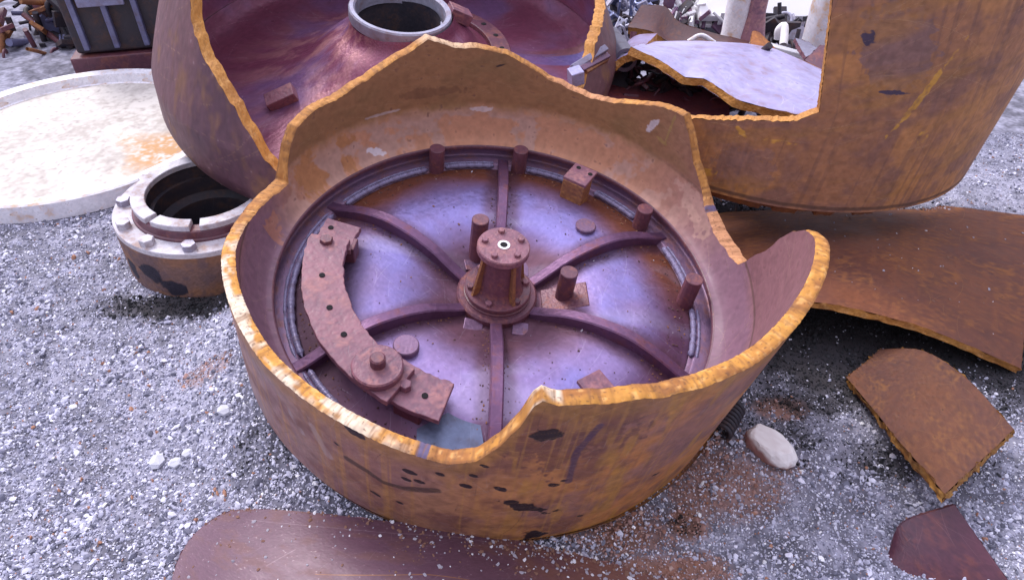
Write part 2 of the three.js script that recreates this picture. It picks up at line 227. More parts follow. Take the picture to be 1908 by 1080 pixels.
{
  const U = V3(1, 0, 0).addScaledVector(AXIS, -AXIS.x).normalize(), Wv = U.clone().cross(AXIS);
  drum.quaternion.setFromRotationMatrix(new THREE.Matrix4().makeBasis(U, AXIS, Wv));
  const P = (az, r, z) => V3(r * Math.cos(az * D2R), z + DB, -r * Math.sin(az * D2R));
  const ragged = (az) => CUT1(wrap180(az)) + 0.0025 * (n3(az * 1.1 + 400, 3, 1) - 0.5) + 0.007 * (n3(az * 0.33 + 200, 9, 1) - 0.5);
  const rIn = (az, z) => { const w = rOut(az, z) - 0.035; return z >= 0.135 ? w : lerp(0.672, rOut(az, 0.135) - 0.035, Math.sqrt(clamp(z / 0.135))); };
  const ZB = -DB, ZT = 0.55, NA = 900;
  // outer wall
  const outMaps = bake(1800, 512, (u, v) => {
    const az = -185 + u * 190, z = ZB + v * (ZT - ZB), a = az * D2R, x = 0.78 * Math.cos(a), y = z, w = 0.78 * Math.sin(a);
    const A = fb(x * 3 + 2, y * 3, w * 3, 4), B = fb(x * 11, y * 14 + 4, w * 11, 4), C = fb(x * 60, y * 60, w * 60, 2), S = fb(x * 26 + az * 0.05, y * 7, w * 26, 3);
    const right = sstep(-112, -66, az + (A - 0.5) * 50), left = 1 - sstep(-134, -112, az + (A - 0.5) * 36);
    let c = mix3([0.37, 0.172, 0.1], [0.54, 0.21, 0.065], right); c = mix3(c, [0.33, 0.185, 0.17], left);
    c = mix3(c, [0.19, 0.075, 0.062], sstep(0.42, 0.66, B) * 0.8); c = mix3(c, [0.27, 0.13, 0.13], sstep(0.5, 0.7, fb(x * 5 + 40, y * 9, w * 5, 4)) * 0.7);
    const dk = blob(az, z, -82.5, 0.42, 0.17, 0.17, 0.2, B) * 0.8; c = mix3(c, [0.17, 0.066, 0.052], dk);
    c = mix3(c, [0.5, 0.235, 0.05], sstep(0.57, 0.74, S) * (0.25 + 0.5 * right)); const run = fb(az * 0.9 + 60, y * 1.3, 2, 4); c = mix3(c, [0.23, 0.095, 0.066], sstep(0.52, 0.75, run) * 0.45 * sstep(-0.15, 0.3, z)); c = mix3(c, [0.5, 0.24, 0.07], sstep(0.6, 0.75, fb(az * 1.5 + 10, y * 1.8 + 7, 5, 3)) * 0.4);
    c = mix3(c, [0.26, 0.2, 0.22], sstep(0.55, 0.75, A) * left * 0.7);
    c = mix3(c, [0.52, 0.23, 0.04], Math.max(0, 1 - Math.abs(z + 0.145 + 0.01 * (B - 0.5)) / 0.018) * right * 0.8);
    c = mix3(c, [0.42, 0.2, 0.05], sstep(0.06, 0.0, CUT1(az) - z - 0.05 * B) * 0.5);
    const g = 0.75 + 0.5 * C; c = c.map((q) => q * g);
    let bl = 0; const bb = (a0, z0, wa, wz, r = 0) => { bl = Math.max(bl, blob(az, z, a0, z0, wa, wz, r, B)); };
    bb(-85.2, 0.387, 0.031, 0.024, 0.1); bb(-84.9, 0.046, 0.075, 0.021, -0.5); bb(-87.6, 0.077, 0.02, 0.012, -0.3); bb(-82, -0.125, 0.035, 0.025, 0.3);
    for (const [a0, z0, s = 0.008] of [[-105, 0.144, 0.011], [-105.7, 0.105], [-103.6, 0.113], [-100.1, 0.171], [-95.9, 0.141, 0.01], [-94.7, 0.193], [-93.2, 0.242], [-90.2, 0.143, 0.01], [-111.9, -0.03, 0.011], [-107.1, -0.026, 0.007], [-114.8, 0.222, 0.016], [-81.7, 0.16], [-80.2, 0.178, 0.006], [-119, 0.12, 0.007], [-74, -0.05, 0.007], [-60, 0.05, 0.008]]) bb(a0, z0, s * 1.5, s * 0.85, -0.25);
    c = mix3(c, [0.028, 0.014, 0.018], bl);
    const ln = (T, wd) => { let m = 0; for (let i = 1; i < T.length; i++) { const [a0, z0] = T[i - 1], [a1, z1] = T[i], X = (az - a0) * D2R * 0.78, Y = z - z0, dx = (a1 - a0) * D2R * 0.78, dy = z1 - z0, t = clamp((X * dx + Y * dy) / (dx * dx + dy * dy)), dd = Math.hypot(X - t * dx, Y - t * dy); m = Math.max(m, 1 - sstep(wd * 0.5, wd, dd + (B - 0.5) * wd)); } return m; };
    c = mix3(c, [0.09, 0.045, 0.085], ln([[-77.9, 0.41], [-79.1, 0.352], [-79.8, 0.312], [-79.6, 0.244], [-79.2, 0.17]], 0.011) * 0.85);
    c = mix3(c, [0.05, 0.028, 0.025], ln([[-117, 0.078], [-113, 0.07], [-110, 0.05], [-106, 0.058], [-100.5, 0.09]], 0.013) * 0.8);
    c = mix3(c, [0.45, 0.36, 0.37], 0.6 * Math.max(ln([[-131.5, 0.11], [-128, 0.05]], 0.016), ln([[-124.5, 0.12], [-121.5, 0.03]], 0.018) * 0.7) * sstep(0.4, 0.7, S));
    c = mix3(c, [0.6, 0.31, 0.1], Math.max(scrB(u * 3, v * 1.2), scrB(u * 5 + 0.3, v * 2.1 + 0.2)) * 0.6 * (0.5 + right)); c = mix3(c, [0.5, 0.38, 0.36], scrA(u * 4 + 0.2, v * 1.6 + 0.3) * 0.45); c = mix3(c, [0.06, 0.03, 0.03], scrA(u * 2.3 + 0.4, v) * 0.5);
    return [c, 0.54 + 0.25 * (B - 0.5) - 0.1 * dk + 0.1 * (C - 0.5), 0.5 * B + 0.35 * C - 0.3 * bl + 0.1];
  });
  const zWall = (az, t) => ZB + 0.02 + t * (ragged(az) - 0.003 - ZB - 0.02);
  const wallO = grid(NA, 40, (s, t) => { const az = -185 + s * 360, z = zWall(az, t); return P(az, rOut(az, z), z); }, (s, t) => { const az = -185 + s * 360, u = s * 360 / 190; return [u <= 1 ? u : 1.895 - (u - 1) * 1, (zWall(az, t) - ZB) / (ZT - ZB)]; });
  const cham = grid(NA, 3, (s, t) => { const az = -185 + s * 360; return P(az, rOut(az, 0) - 0.02 * (1 - Math.sqrt(1 - (1 - t) ** 2)), ZB + 0.02 * t); }, (s, t) => { const u = s * 360 / 190; return [u <= 1 ? u : 1.895 - (u - 1), t * 0.028]; });
  const under = grid(240, 1, (s, t) => { const az = s * 360; return P(az, lerp(0.752, 0.1, t), ZB); }, (s) => [s * 0.9, 0.02]);
  mesh('outer_wall', join([wallO, cham, under]), mat(outMaps, 0.006), drum);
  // inner wall, from the cut down over the fillet to the lip
  const inMaps = bake(1800, 384, (u, v) => {
    const az = u * 360 - 185, z = -0.01 + v * 0.56, a = az * D2R, x = 0.74 * Math.cos(a), w = 0.74 * Math.sin(a);
    const A = fb(x * 3 + 7, z * 4, w * 3, 4), B = fb(x * 12, z * 16 + 2, w * 12, 4), C = fb(x * 60, z * 60, w * 60, 2);
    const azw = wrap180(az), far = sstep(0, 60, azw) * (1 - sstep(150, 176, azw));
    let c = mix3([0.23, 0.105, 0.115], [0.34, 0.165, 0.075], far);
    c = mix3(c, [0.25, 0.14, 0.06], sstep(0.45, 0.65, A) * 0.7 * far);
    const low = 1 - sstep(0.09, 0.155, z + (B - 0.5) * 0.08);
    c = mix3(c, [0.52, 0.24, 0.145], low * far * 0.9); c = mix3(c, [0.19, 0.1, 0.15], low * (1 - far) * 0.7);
    c = mix3(c, [0.4, 0.17, 0.06], blob(az, z, 146, 0.07, 0.16, 0.07, 0, B) * 0.75); c = mix3(c, [0.42, 0.17, 0.09], blob(az, z, 178, 0.04, 0.16, 0.04, 0, B) * 0.6);
    c = mix3(c, [0.46, 0.27, 0.22], sstep(0.52, 0.6, B) * low * far * 0.9 + blob(az, z, 24, 0.075, 0.12, 0.04, 0.2, B) * 0.6);
    c = mix3(c, [0.68, 0.58, 0.62], Math.max(blob(az, z, 129.5, 0.022, 0.045, 0.016, 0.3, B), blob(az, z, 47.5, 0.235, 0.014, 0.035, 0.5, B) * 0.8, blob(az, z, 97, 0.115, 0.05, 0.01, 0, B) * 0.55, blob(az, z, 125, 0.14, 0.1, 0.006, 0, B) * 0.4));
    c = mix3(c, [0.36, 0.22, 0.08], Math.max(blob(az, z, 42.4, 0.26, 0.006, 0.06, 0.05, B), blob(az, z, 44, 0.2, 0.03, 0.006, 0.15, B)) * 0.8);
    c = mix3(c, [0.2, 0.09, 0.045], blob(az, z, 112, 0.19, 0.16, 0.02, 0, B) * 0.6);
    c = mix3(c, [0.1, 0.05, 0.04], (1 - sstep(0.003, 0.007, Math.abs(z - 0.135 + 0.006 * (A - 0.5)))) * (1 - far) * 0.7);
    c = mix3(c, [0.05, 0.03, 0.03], blob(az, z, 92.5, 0.29, 0.02, 0.005, -0.3, B));
    const s = scrB(u * 5, v * 1.3); c = mix3(c, [0.5, 0.33, 0.22], s * 0.4);
    if (C > 0.76) c = mix3(c, [0.1, 0.045, 0.04], (C - 0.76) * 4);
    const g = 0.78 + 0.44 * C; c = c.map((q) => q * g);
    return [c, 0.58 + 0.3 * (B - 0.5) + 0.1 * far, 0.5 * B + 0.4 * C];
  });
  const zi = (az, t) => { const top = ragged(az) - 0.003; return t * top; };
  mesh('inner_wall', grid(NA, 48, (s, t) => { const az = -185 + s * 360, z = zi(az, t); return P(az, rIn(az, z), z); }, (s, t) => [s, (zi(-185 + s * 360, t) + 0.01) / 0.56]), mat(inMaps, 0.003), drum);
  // torch-cut rim: orange, dark burnt stretches; left-front whitish stretch is a painted highlight
  const edgeMaps = bake(2048, 48, (u, v) => {
    const az = u * 360 - 185, a = az * D2R, x = 0.77 * Math.cos(a), w = 0.77 * Math.sin(a), B = fb(x * 16, v * 0.9, w * 16, 3), C = fb(x * 70, v * 3, w * 70, 2);
    let c = mix3([0.6, 0.27, 0.05], [0.36, 0.14, 0.035], sstep(0.36, 0.68, B)); c = mix3(c, [0.7, 0.4, 0.14], sstep(0.58, 0.8, C) * 0.5); c = mix3(c, [0.46, 0.2, 0.05], sstep(-12, 20, wrap180(az)) * (1 - sstep(165, 178, wrap180(az))) * 0.6); if (v < 0.12 || v > 0.88) c = mix3(c, [0.2, 0.08, 0.03], 0.5 * sstep(0.4, 0.6, B));
    const az2 = wrap180(az), pale = Math.max(sstep(-100, -118, az2) * sstep(-182, -168, az2), blob(az2, 0, -86.6, 0, 0.03, 1, 0, 0.5)), pf = sstep(95, 105, az2) * (1 - sstep(112, 116, az2));
    c = mix3(c, [0.8, 0.66, 0.5], pale * sstep(0.42, 0.6, B) * 0.9 + pf * 0.5); c = mix3(c, [0.34, 0.15, 0.06], sstep(120, 170, az2) * (1 - sstep(0.3, 0.6, B)) * 0.5);
    c = mix3(c, [0.55, 0.26, 0.14], sstep(28, 20, az2) * sstep(-2, 6, az2) * 0.8 + sstep(58, 64, az2) * sstep(82, 74, az2) * 0.7);
    c = mix3(c, [0.12, 0.09, 0.17], Math.max(blob(az2, 0, -103.4, 0, 0.014, 1, 0, B), blob(az2, 0, 22.5, 0, 0.01, 1, 0, B)));
    const drag = fb(az * 1.9 + 500, v * 0.8 + az * 0.05, 3, 3), pit = n3(az * 3.1 + 90, v * 7, 6); c = mix3(c, [0.24, 0.1, 0.035], sstep(0.52, 0.75, drag) * 0.6); if (pit > 0.78) c = mix3(c, [0.12, 0.055, 0.03], (pit - 0.78) * 3.5);
    const g = 0.75 + 0.5 * C; return [c.map((q) => q * g), 0.8, 0.35 * B + 0.25 * C + 0.4 * drag];
  });
  mesh('cut_edge', grid(NA * 2, 6, (s, t) => {
    const az = -185 + s * 360, zt = ragged(az), r0 = rIn(az, zt - 0.003), r1 = rOut(az, zt - 0.003), r = lerp(r0, r1, t), e = Math.min(t, 1 - t) * 6;
    return P(az, r + 0.0015 * (n3(az * 2.3 + 90, t * 3, 4) - 0.5), zt - 0.003 + 0.003 * Math.min(1, e) + (e > 0.5 ? 0.003 * (n3(az * 0.9 + 300, t * 3, 8) - 0.5) : 0));
  }), mat(edgeMaps, 0.006), drum);
  // floor: lip step, groove, dished dome
  const prof = tableAt([[0, -0.098], [0.1, -0.1], [0.15, -0.092], [0.24, -0.055], [0.3, -0.035], [0.35, -0.026], [0.45, -0.024], [0.5, -0.032], [0.56, -0.05], [0.6, -0.066], [0.616, -0.072]]);
  const pSm = (r) => (prof(r - 0.02) + prof(r) * 2 + prof(r + 0.02)) / 4;
  const floorMaps = bake(1200, 1200, (u, v) => {
    const x = (u - 0.5) * 1.4, w = (v - 0.5) * 1.4, r = Math.hypot(x, w), az = Math.atan2(w, x) / D2R;
    const A = fb(x * 4 + 3, w * 4, 2, 4), B = fb(x * 13, w * 13, 6, 4), C = fb(x * 80, w * 80, 1, 2), f = fb(x * 3 + 30, w * 9, 4, 3);
    let c = mix3([0.25, 0.175, 0.36], [0.22, 0.18, 0.42], sstep(0.4, 0.62, A));
    c = mix3(c, [0.2, 0.11, 0.2], sstep(0.4, 0.75, B) * 0.35);
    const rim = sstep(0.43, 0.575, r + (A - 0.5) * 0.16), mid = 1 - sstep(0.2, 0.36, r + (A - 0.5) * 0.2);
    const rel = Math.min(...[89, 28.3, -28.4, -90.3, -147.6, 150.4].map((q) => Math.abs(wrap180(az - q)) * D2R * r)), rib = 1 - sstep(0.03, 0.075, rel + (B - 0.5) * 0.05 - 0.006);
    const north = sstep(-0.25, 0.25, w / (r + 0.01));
    c = mix3(c, mix3([0.11, 0.035, 0.06], [0.2, 0.062, 0.026], north), rim * (0.85 + 0.12 * north)); c = mix3(c, [0.13, 0.045, 0.05], mid * 0.85); c = mix3(c, [0.1, 0.04, 0.06], rib * 0.75);  // edges deepened so the lilac sector centres carry sky sheen in their colour
    const lf = sstep(-0.3, -0.5, x) * sstep(0.25, 0.05, w); c = mix3(c, [0.07, 0.03, 0.05], lf * 0.85);  // shade over the front-left floor, put into the colour
    c = mix3(c, [0.42, 0.38, 0.55], sstep(0.64, 0.8, f) * 0.2); c = mix3(c, [0.55, 0.5, 0.62], scrA(u * 2, v * 2) * 0.28);
    if (C > 0.8) c = mix3(c, [0.06, 0.04, 0.05], (C - 0.8) * 4);
    const g = 0.85 + 0.3 * C; c = c.map((q) => q * g);
    return [c, 0.35 + 0.14 * (B - 0.5) + 0.1 * (C - 0.5) + 0.16 * Math.max(rim, mid) + 0.15 * lf, 0.45 * B + 0.3 * C + 0.2];
  });
  const planar = (s, t, p) => [p.x / 1.4 + 0.5, -p.z / 1.4 + 0.5];
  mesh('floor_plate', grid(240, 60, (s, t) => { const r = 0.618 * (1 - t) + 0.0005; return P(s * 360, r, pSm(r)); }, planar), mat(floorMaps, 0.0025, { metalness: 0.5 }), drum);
  const gl = [[0.688, -0.03], [0.688, -0.052], [0.684, -0.056], [0.634, -0.058], [0.632, -0.064], [0.617, -0.076]];
  const gp = polyline(gl.map(([r, z]) => V3(r, z, 0)));
  const lp = polyline([[0.6725, 0.0], [0.668, -0.001], [0.666, -0.005], [0.666, -0.016], [0.69, -0.03]].map(([r, z]) => V3(r, z, 0)));
  mesh('lip', grid(240, 10, (s, t) => { const q = lp.getPoint(t); return P(s * 360, q.x, q.y); }, (s, t) => [s * 4.2 / 0.5, t * 0.15]), M.oxide, drum);  // dark oxide and undercut profile put shade below the lip
  mesh('step_ring', grid(240, 18, (s, t) => { const q = gp.getPoint(t); return P(s * 360, q.x, q.y); }, (s, t) => [s * 4.2 / 0.5, t * 0.3]), M.plum, drum);
  // two weld runs along the groove, pale and lumpy, broken where studs and ribs cross
  const q2 = (t) => 5 * Math.abs(t - 0.5);
  const bead = (a0, a1, r, z, rad, seed) => grid(Math.ceil(Math.abs(a1 - a0) * 1.6), 8, (s, t) => { const az = lerp(a0, a1, s), k = rad * (0.7 + 0.5 * n3(az * 1.1 + seed, 2, 1) + 0.25 * n3(az * 3.3 + seed, q2(t), 4)) * Math.min(1, Math.min(s, 1 - s) * 30 + 0.1), q = t * Math.PI * 2; return P(az, r + k * Math.cos(q), z + k * Math.sin(q)); }, (s, t) => [s * 6, t * 0.1]);
  for (const [a0, a1] of [[-207, -150], [-146, -95], [-85, -34], [-20, -2], [4, 24], [39, 56], [66, 81], [92, 109], [115, 147]]) mesh('weld_bead', join([bead(a0, a1, 0.625, -0.058, 0.009, a0 + 300), bead(a0, a1, 0.6425, -0.058, 0.0045, a0 + 500)]), M.weld, drum);
  // six arched ribs
  const spine = tableAt([[0.1, -0.085], [0.15, -0.064], [0.24, -0.015], [0.3, 0.004], [0.35, 0.014], [0.41, 0.02], [0.46, 0.015], [0.52, 0.0], [0.57, -0.02], [0.62, -0.042], [0.66, -0.054]]);
  for (const az of [89, 28.3, -28.4, -90.3, -147.6, 150.4]) {
    const hw = 0.0185, ax = az * D2R, side = (r, y, z) => V3(r * Math.cos(ax) - y * Math.sin(ax), z + DB, -(r * Math.sin(ax) + y * Math.cos(ax)));
    const sec = [[-hw, -0.075], [-hw, -0.004], [-hw + 0.004, 0], [hw - 0.004, 0], [hw, -0.004], [hw, -0.075]];
    const sp = (r) => (spine(r - 0.02) + spine(r) * 2 + spine(r + 0.02)) / 4;
    const g = grid(70, 5, (s, t) => { const r = lerp(0.1, 0.662, s), q = sec[Math.round(t * 5)]; return side(r, q[0], sp(r) + q[1]); }, (s, t) => [s * 1.1 + az, [0, 0.14, 0.155, 0.225, 0.24, 0.38][Math.round(t * 5)] + az]);
    mesh('rib', toCreasedNormals(g, 0.5), M.rib, drum);
  }
  gritSpots.push((r) => { const k = r(), fl = (az, q) => P(az, q, pSm(q) + 0.001).applyMatrix4(drum.matrixWorld); drum.updateMatrixWorld(true); if (k < 0.45) return fl(r() * 360, 0.6 - r() ** 2 * 0.06); if (k < 0.8) { const b = [89, 28.3, -28.4, -90.3, -147.6, 150.4][Math.floor(r() * 6)], q = 0.16 + 0.42 * r(); return fl(b + (r() < 0.5 ? -1 : 1) * (0.021 + 0.02 * r() ** 2) / q / D2R, q); } return fl(r() * 360, 0.15 + 0.45 * Math.sqrt(r())); });
  const put = (name, g, m, az, r, z, turn = 0, parent = drum) => { const o = mesh(name, g, m, parent); o.position.copy(P(az, r, z)); o.rotation.y = (az * D2R) + turn; return o; };
  // studs of different height, and flat round plugs
  const studG = (h) => boxUV(stud(0.0275, h, 32, 0.002), 0.3);
  for (const [az, r, z0, z1] of [[113, 0.178, -0.09, 0.083], [0, 0.212, -0.08, 0.045], [0.7, 0.607, -0.08, 0.05], [83.6, 0.626, -0.075, 0.03], [112, 0.626, -0.075, 0.032], [35.5, 0.62, -0.075, 0.02]]) put('stud', studG(z1 - z0), M.oxide, az, r, z0);
  put('plug', boxUV(stud(0.035, 0.035, 32, 0.003), 0.3), M.plum, 44, 0.41, -0.046); put('plug', boxUV(stud(0.037, 0.04, 32, 0.003), 0.3), M.plum, -132.3, 0.383, -0.045);
  put('pad_plate', boxUV(box(0.15, 0.012, 0.1, 0.003), 0.3), mat(TILES.oxide, 0.003, { metalness: 0.25 }), -3, 0.215, -0.066, 0.1).rotation.z = 0.34;
  // hub: hexagonal pad, flange, tapered neck with gussets, bolted cap with a white-ringed hole
  put('hub_pad', boxUV(stud(0.128, 0.03, 48, 0.006), 0.4), mat(TILES.oxide, 0.002, { metalness: 0.3 }), 0, 0, -0.1);
  const hubC = P(0, 0, -0.078);
  const lathe = (pts, seg = 48) => toCreasedNormals(new THREE.LatheGeometry(pts.map((q) => new THREE.Vector2(...q)), seg), 0.5);
  const hub = mesh('hub', boxUV(lathe([[0, 0], [0.104, 0], [0.106, 0.003], [0.106, 0.014], [0.1, 0.016], [0.1, 0.021], [0.105, 0.024], [0.105, 0.034], [0.102, 0.037], [0.08, 0.037], [0.073, 0.046], [0.068, 0.06], [0.06, 0.178], [0.06, 0.186], [0, 0.186]]), 0.3), M.oxide, drum); hub.position.copy(hubC);
  const cap = mesh('cap', boxUV(lathe([[0, 0], [0.073, 0], [0.079, 0.005], [0.079, 0.022], [0.076, 0.026], [0.0, 0.026]]), 0.25), M.pink, hub); cap.position.y = 0.187;
  for (let k = 0; k < 5; k++) { const a = k * 1.2566 + 0.45, b = mesh('bolt', boxUV(hexBolt(0.0105, 0.011), 0.2), M.pink, hub); b.position.set(0.057 * Math.cos(a), 0.2125, -0.057 * Math.sin(a)); b.rotation.y = a; }
  const ring = mesh('painted_ring', lathe([[0.0115, 0], [0.0185, 0], [0.0185, 0.002], [0.0115, 0.002], [0.0115, 0]], 24), M.paint, hub); ring.position.y = 0.2132;
  const bore = mesh('bore', new THREE.CylinderGeometry(0.0118, 0.0118, 0.0015, 20), M.hole, hub); bore.position.y = 0.2137;
  for (let k = 0; k < 4; k++) {
    const a = k * Math.PI / 2 + 0.55, sh = new THREE.Shape([[0.05, 0.036], [0.096, 0.036], [0.092, 0.05], [0.069, 0.186], [0.045, 0.186]].map((q) => new THREE.Vector2(...q))), e = new THREE.ExtrudeGeometry(sh, { depth: 0.01, bevelEnabled: false }); e.translate(0, 0, -0.005); e.rotateY(a);
    mesh('gusset', boxUV(e, 0.3), M.rust, hub);
  }
  for (let k = 0; k < 6; k++) { const a = k * 1.0472 + 0.2, b = mesh('bolt', boxUV(hexBolt(0.0115, 0.012), 0.2), k % 2 ? M.oxide : M.pink, hub); b.position.set(0.088 * Math.cos(a), 0.037, -0.088 * Math.sin(a)); b.rotation.y = a * 2; }
  // curved liner segment bolted over the left of the floor
  const arcPlate = (a0, a1, r0, r1, th, jag = 0) => { const s = new THREE.Shape(), n = 40, pt = (a, r) => [r * Math.cos(a * D2R), r * Math.sin(a * D2R)]; for (let i = 0; i <= n; i++) { const a = lerp(a0, a1, i / n); s[i ? 'lineTo' : 'moveTo'](...pt(a, r1 + jag * (n3(a * 0.6 + 300, 1, 1) - 0.5))); } for (let i = n; i >= 0; i--) { const a = lerp(a0, a1, i / n); s.lineTo(...pt(a, r0 + jag * (n3(a * 0.7 + 600, 2, 1) - 0.5))); } s.closePath(); const e = new THREE.ExtrudeGeometry(s, { depth: th, bevelEnabled: true, bevelSize: 0.0025, bevelThickness: 0.0025, bevelSegments: 2 }); e.rotateX(-Math.PI / 2); return boxUV(e, 0.45); };
  const shoe = mesh('curved_liner', arcPlate(173.5, 241, 0.468, 0.583, 0.016, 0.006), M.pink, drum); shoe.position.y = 0.036 + DB;
  const kid = (name, g, m, az, r, z, turn = 0) => { const o = mesh(name, g, m, shoe); o.position.copy(P(az, r, z)).sub(shoe.position); o.rotation.y = az * D2R + turn; return o; };
  const sub = mesh('under_plate', arcPlate(163.5, 176, 0.462, 0.57, 0.016, 0.004), M.pink, shoe); sub.position.y = -0.0205;
  const sub2 = mesh('end_plate', arcPlate(231, 254.5, 0.447, 0.565, 0.014, 0.006), M.pink, shoe); sub2.position.y = -0.018;
  const hole = (az, r, z) => { const o = kid('bolt_hole', new THREE.CylinderGeometry(0.0085, 0.0085, 0.003, 16), M.hole, az, r, z); return o; };
  hole(167.2, 0.545, 0.0345); hole(-168.9, 0.526, 0.0555); hole(-155.1, 0.523, 0.0555); hole(-143.6, 0.523, 0.0555); hole(-111.8, 0.512, 0.0355);
  kid('bolt', boxUV(hexBolt(0.02, 0.014), 0.3), M.oxide, 175.8, 0.53, 0.054);
  kid('washer', boxUV(stud(0.067, 0.022, 40, 0.004), 0.3), M.pink, -127.2, 0.525, 0.056); kid('bolt', boxUV(stud(0.0205, 0.03, 24, 0.004), 0.3), M.oxide, -127.2, 0.523, 0.078); kid('bolt', boxUV(hexBolt(0.0165, 0.02), 0.3), M.pink, -118, 0.515, 0.035);
  kid('foot', boxUV(box(0.075, 0.11, 0.05), 0.4), M.oxide, 172.5, 0.486, -0.022); kid('foot', boxUV(box(0.07, 0.09, 0.08), 0.4), M.oxide, -115.5, 0.515, -0.026); kid('foot', boxUV(box(0.06, 0.11, 0.09), 0.4), M.oxide, -150, 0.52, -0.024);
  // bolted bracket at the far right of the ring, and one whose top shows over the near rim
  const br = put('bracket', boxUV(box(0.1, 0.013, 0.088, 0.003), 0.4), M.pink, 59.7, 0.548, 0.05);
  for (const [x, z] of [[0.028, -0.022], [0.02, 0.028]]) { const h = mesh('bolt_hole', new THREE.CylinderGeometry(0.0085, 0.0085, 0.003, 16), M.hole, br); h.position.set(x, 0.0062, z); }
  const bf = mesh('foot', boxUV(box(0.07, 0.12, 0.085), 0.4), M.rust, br); bf.position.set(-0.018, -0.064, 0);
  const b2 = put('bracket', boxUV(box(0.09, 0.013, 0.08, 0.003), 0.4), M.pink, -56.6, 0.49, 0.025); const b2f = mesh('foot', boxUV(box(0.06, 0.1, 0.07), 0.4), M.oxide, b2); b2f.position.y = -0.055;
  for (const [az, r] of [[122, 0.15], [58, 0.15], [-60, 0.15], [-118, 0.15]]) { const p = put('weld_pad', boxUV(box(0.06, 0.009, 0.05, 0.003), 0.3), M.plum, az, r, -0.09, az * 0.01); p.rotation.z = 0.2; }
}
{ // thin off-cut sheet lying on the drum floor
  const o = thing('sheet_offcut', 'thin blue-grey triangular steel sheet lying on the drum floor near the front', 'scrap sheet');
  const L2W = (x, w, z) => V3(x, z + DB, w).applyQuaternion(drum.quaternion).add(drum.position);
  const s = new THREE.Shape([[-0.205, -0.53], [-0.056, -0.43], [-0.03, -0.56], [-0.09, -0.6], [-0.2, -0.6]].map((q) => new THREE.Vector2(...q))), e = new THREE.ExtrudeGeometry(s, { depth: 0.003, bevelEnabled: false }); e.rotateX(-Math.PI / 2);
  const m = mesh('sheet', boxUV(e, 0.4), mat(TILES.steel, 0.001, { color: new THREE.Color(0.3, 0.36, 0.46), metalness: 0.45 }), o); const c = L2W(0, 0, 0); o.position.copy(c); o.quaternion.copy(drum.quaternion); m.position.y = -0.028; m.rotation.x = 0.13 * 0; m.rotation.x = 0; m.position.y = -0.016; m.position.z = 0; m.geometry.translate(0, 0, -0.48); m.position.z = 0.48; m.position.y = -0.035; m.rotation.x = 0.12;
}

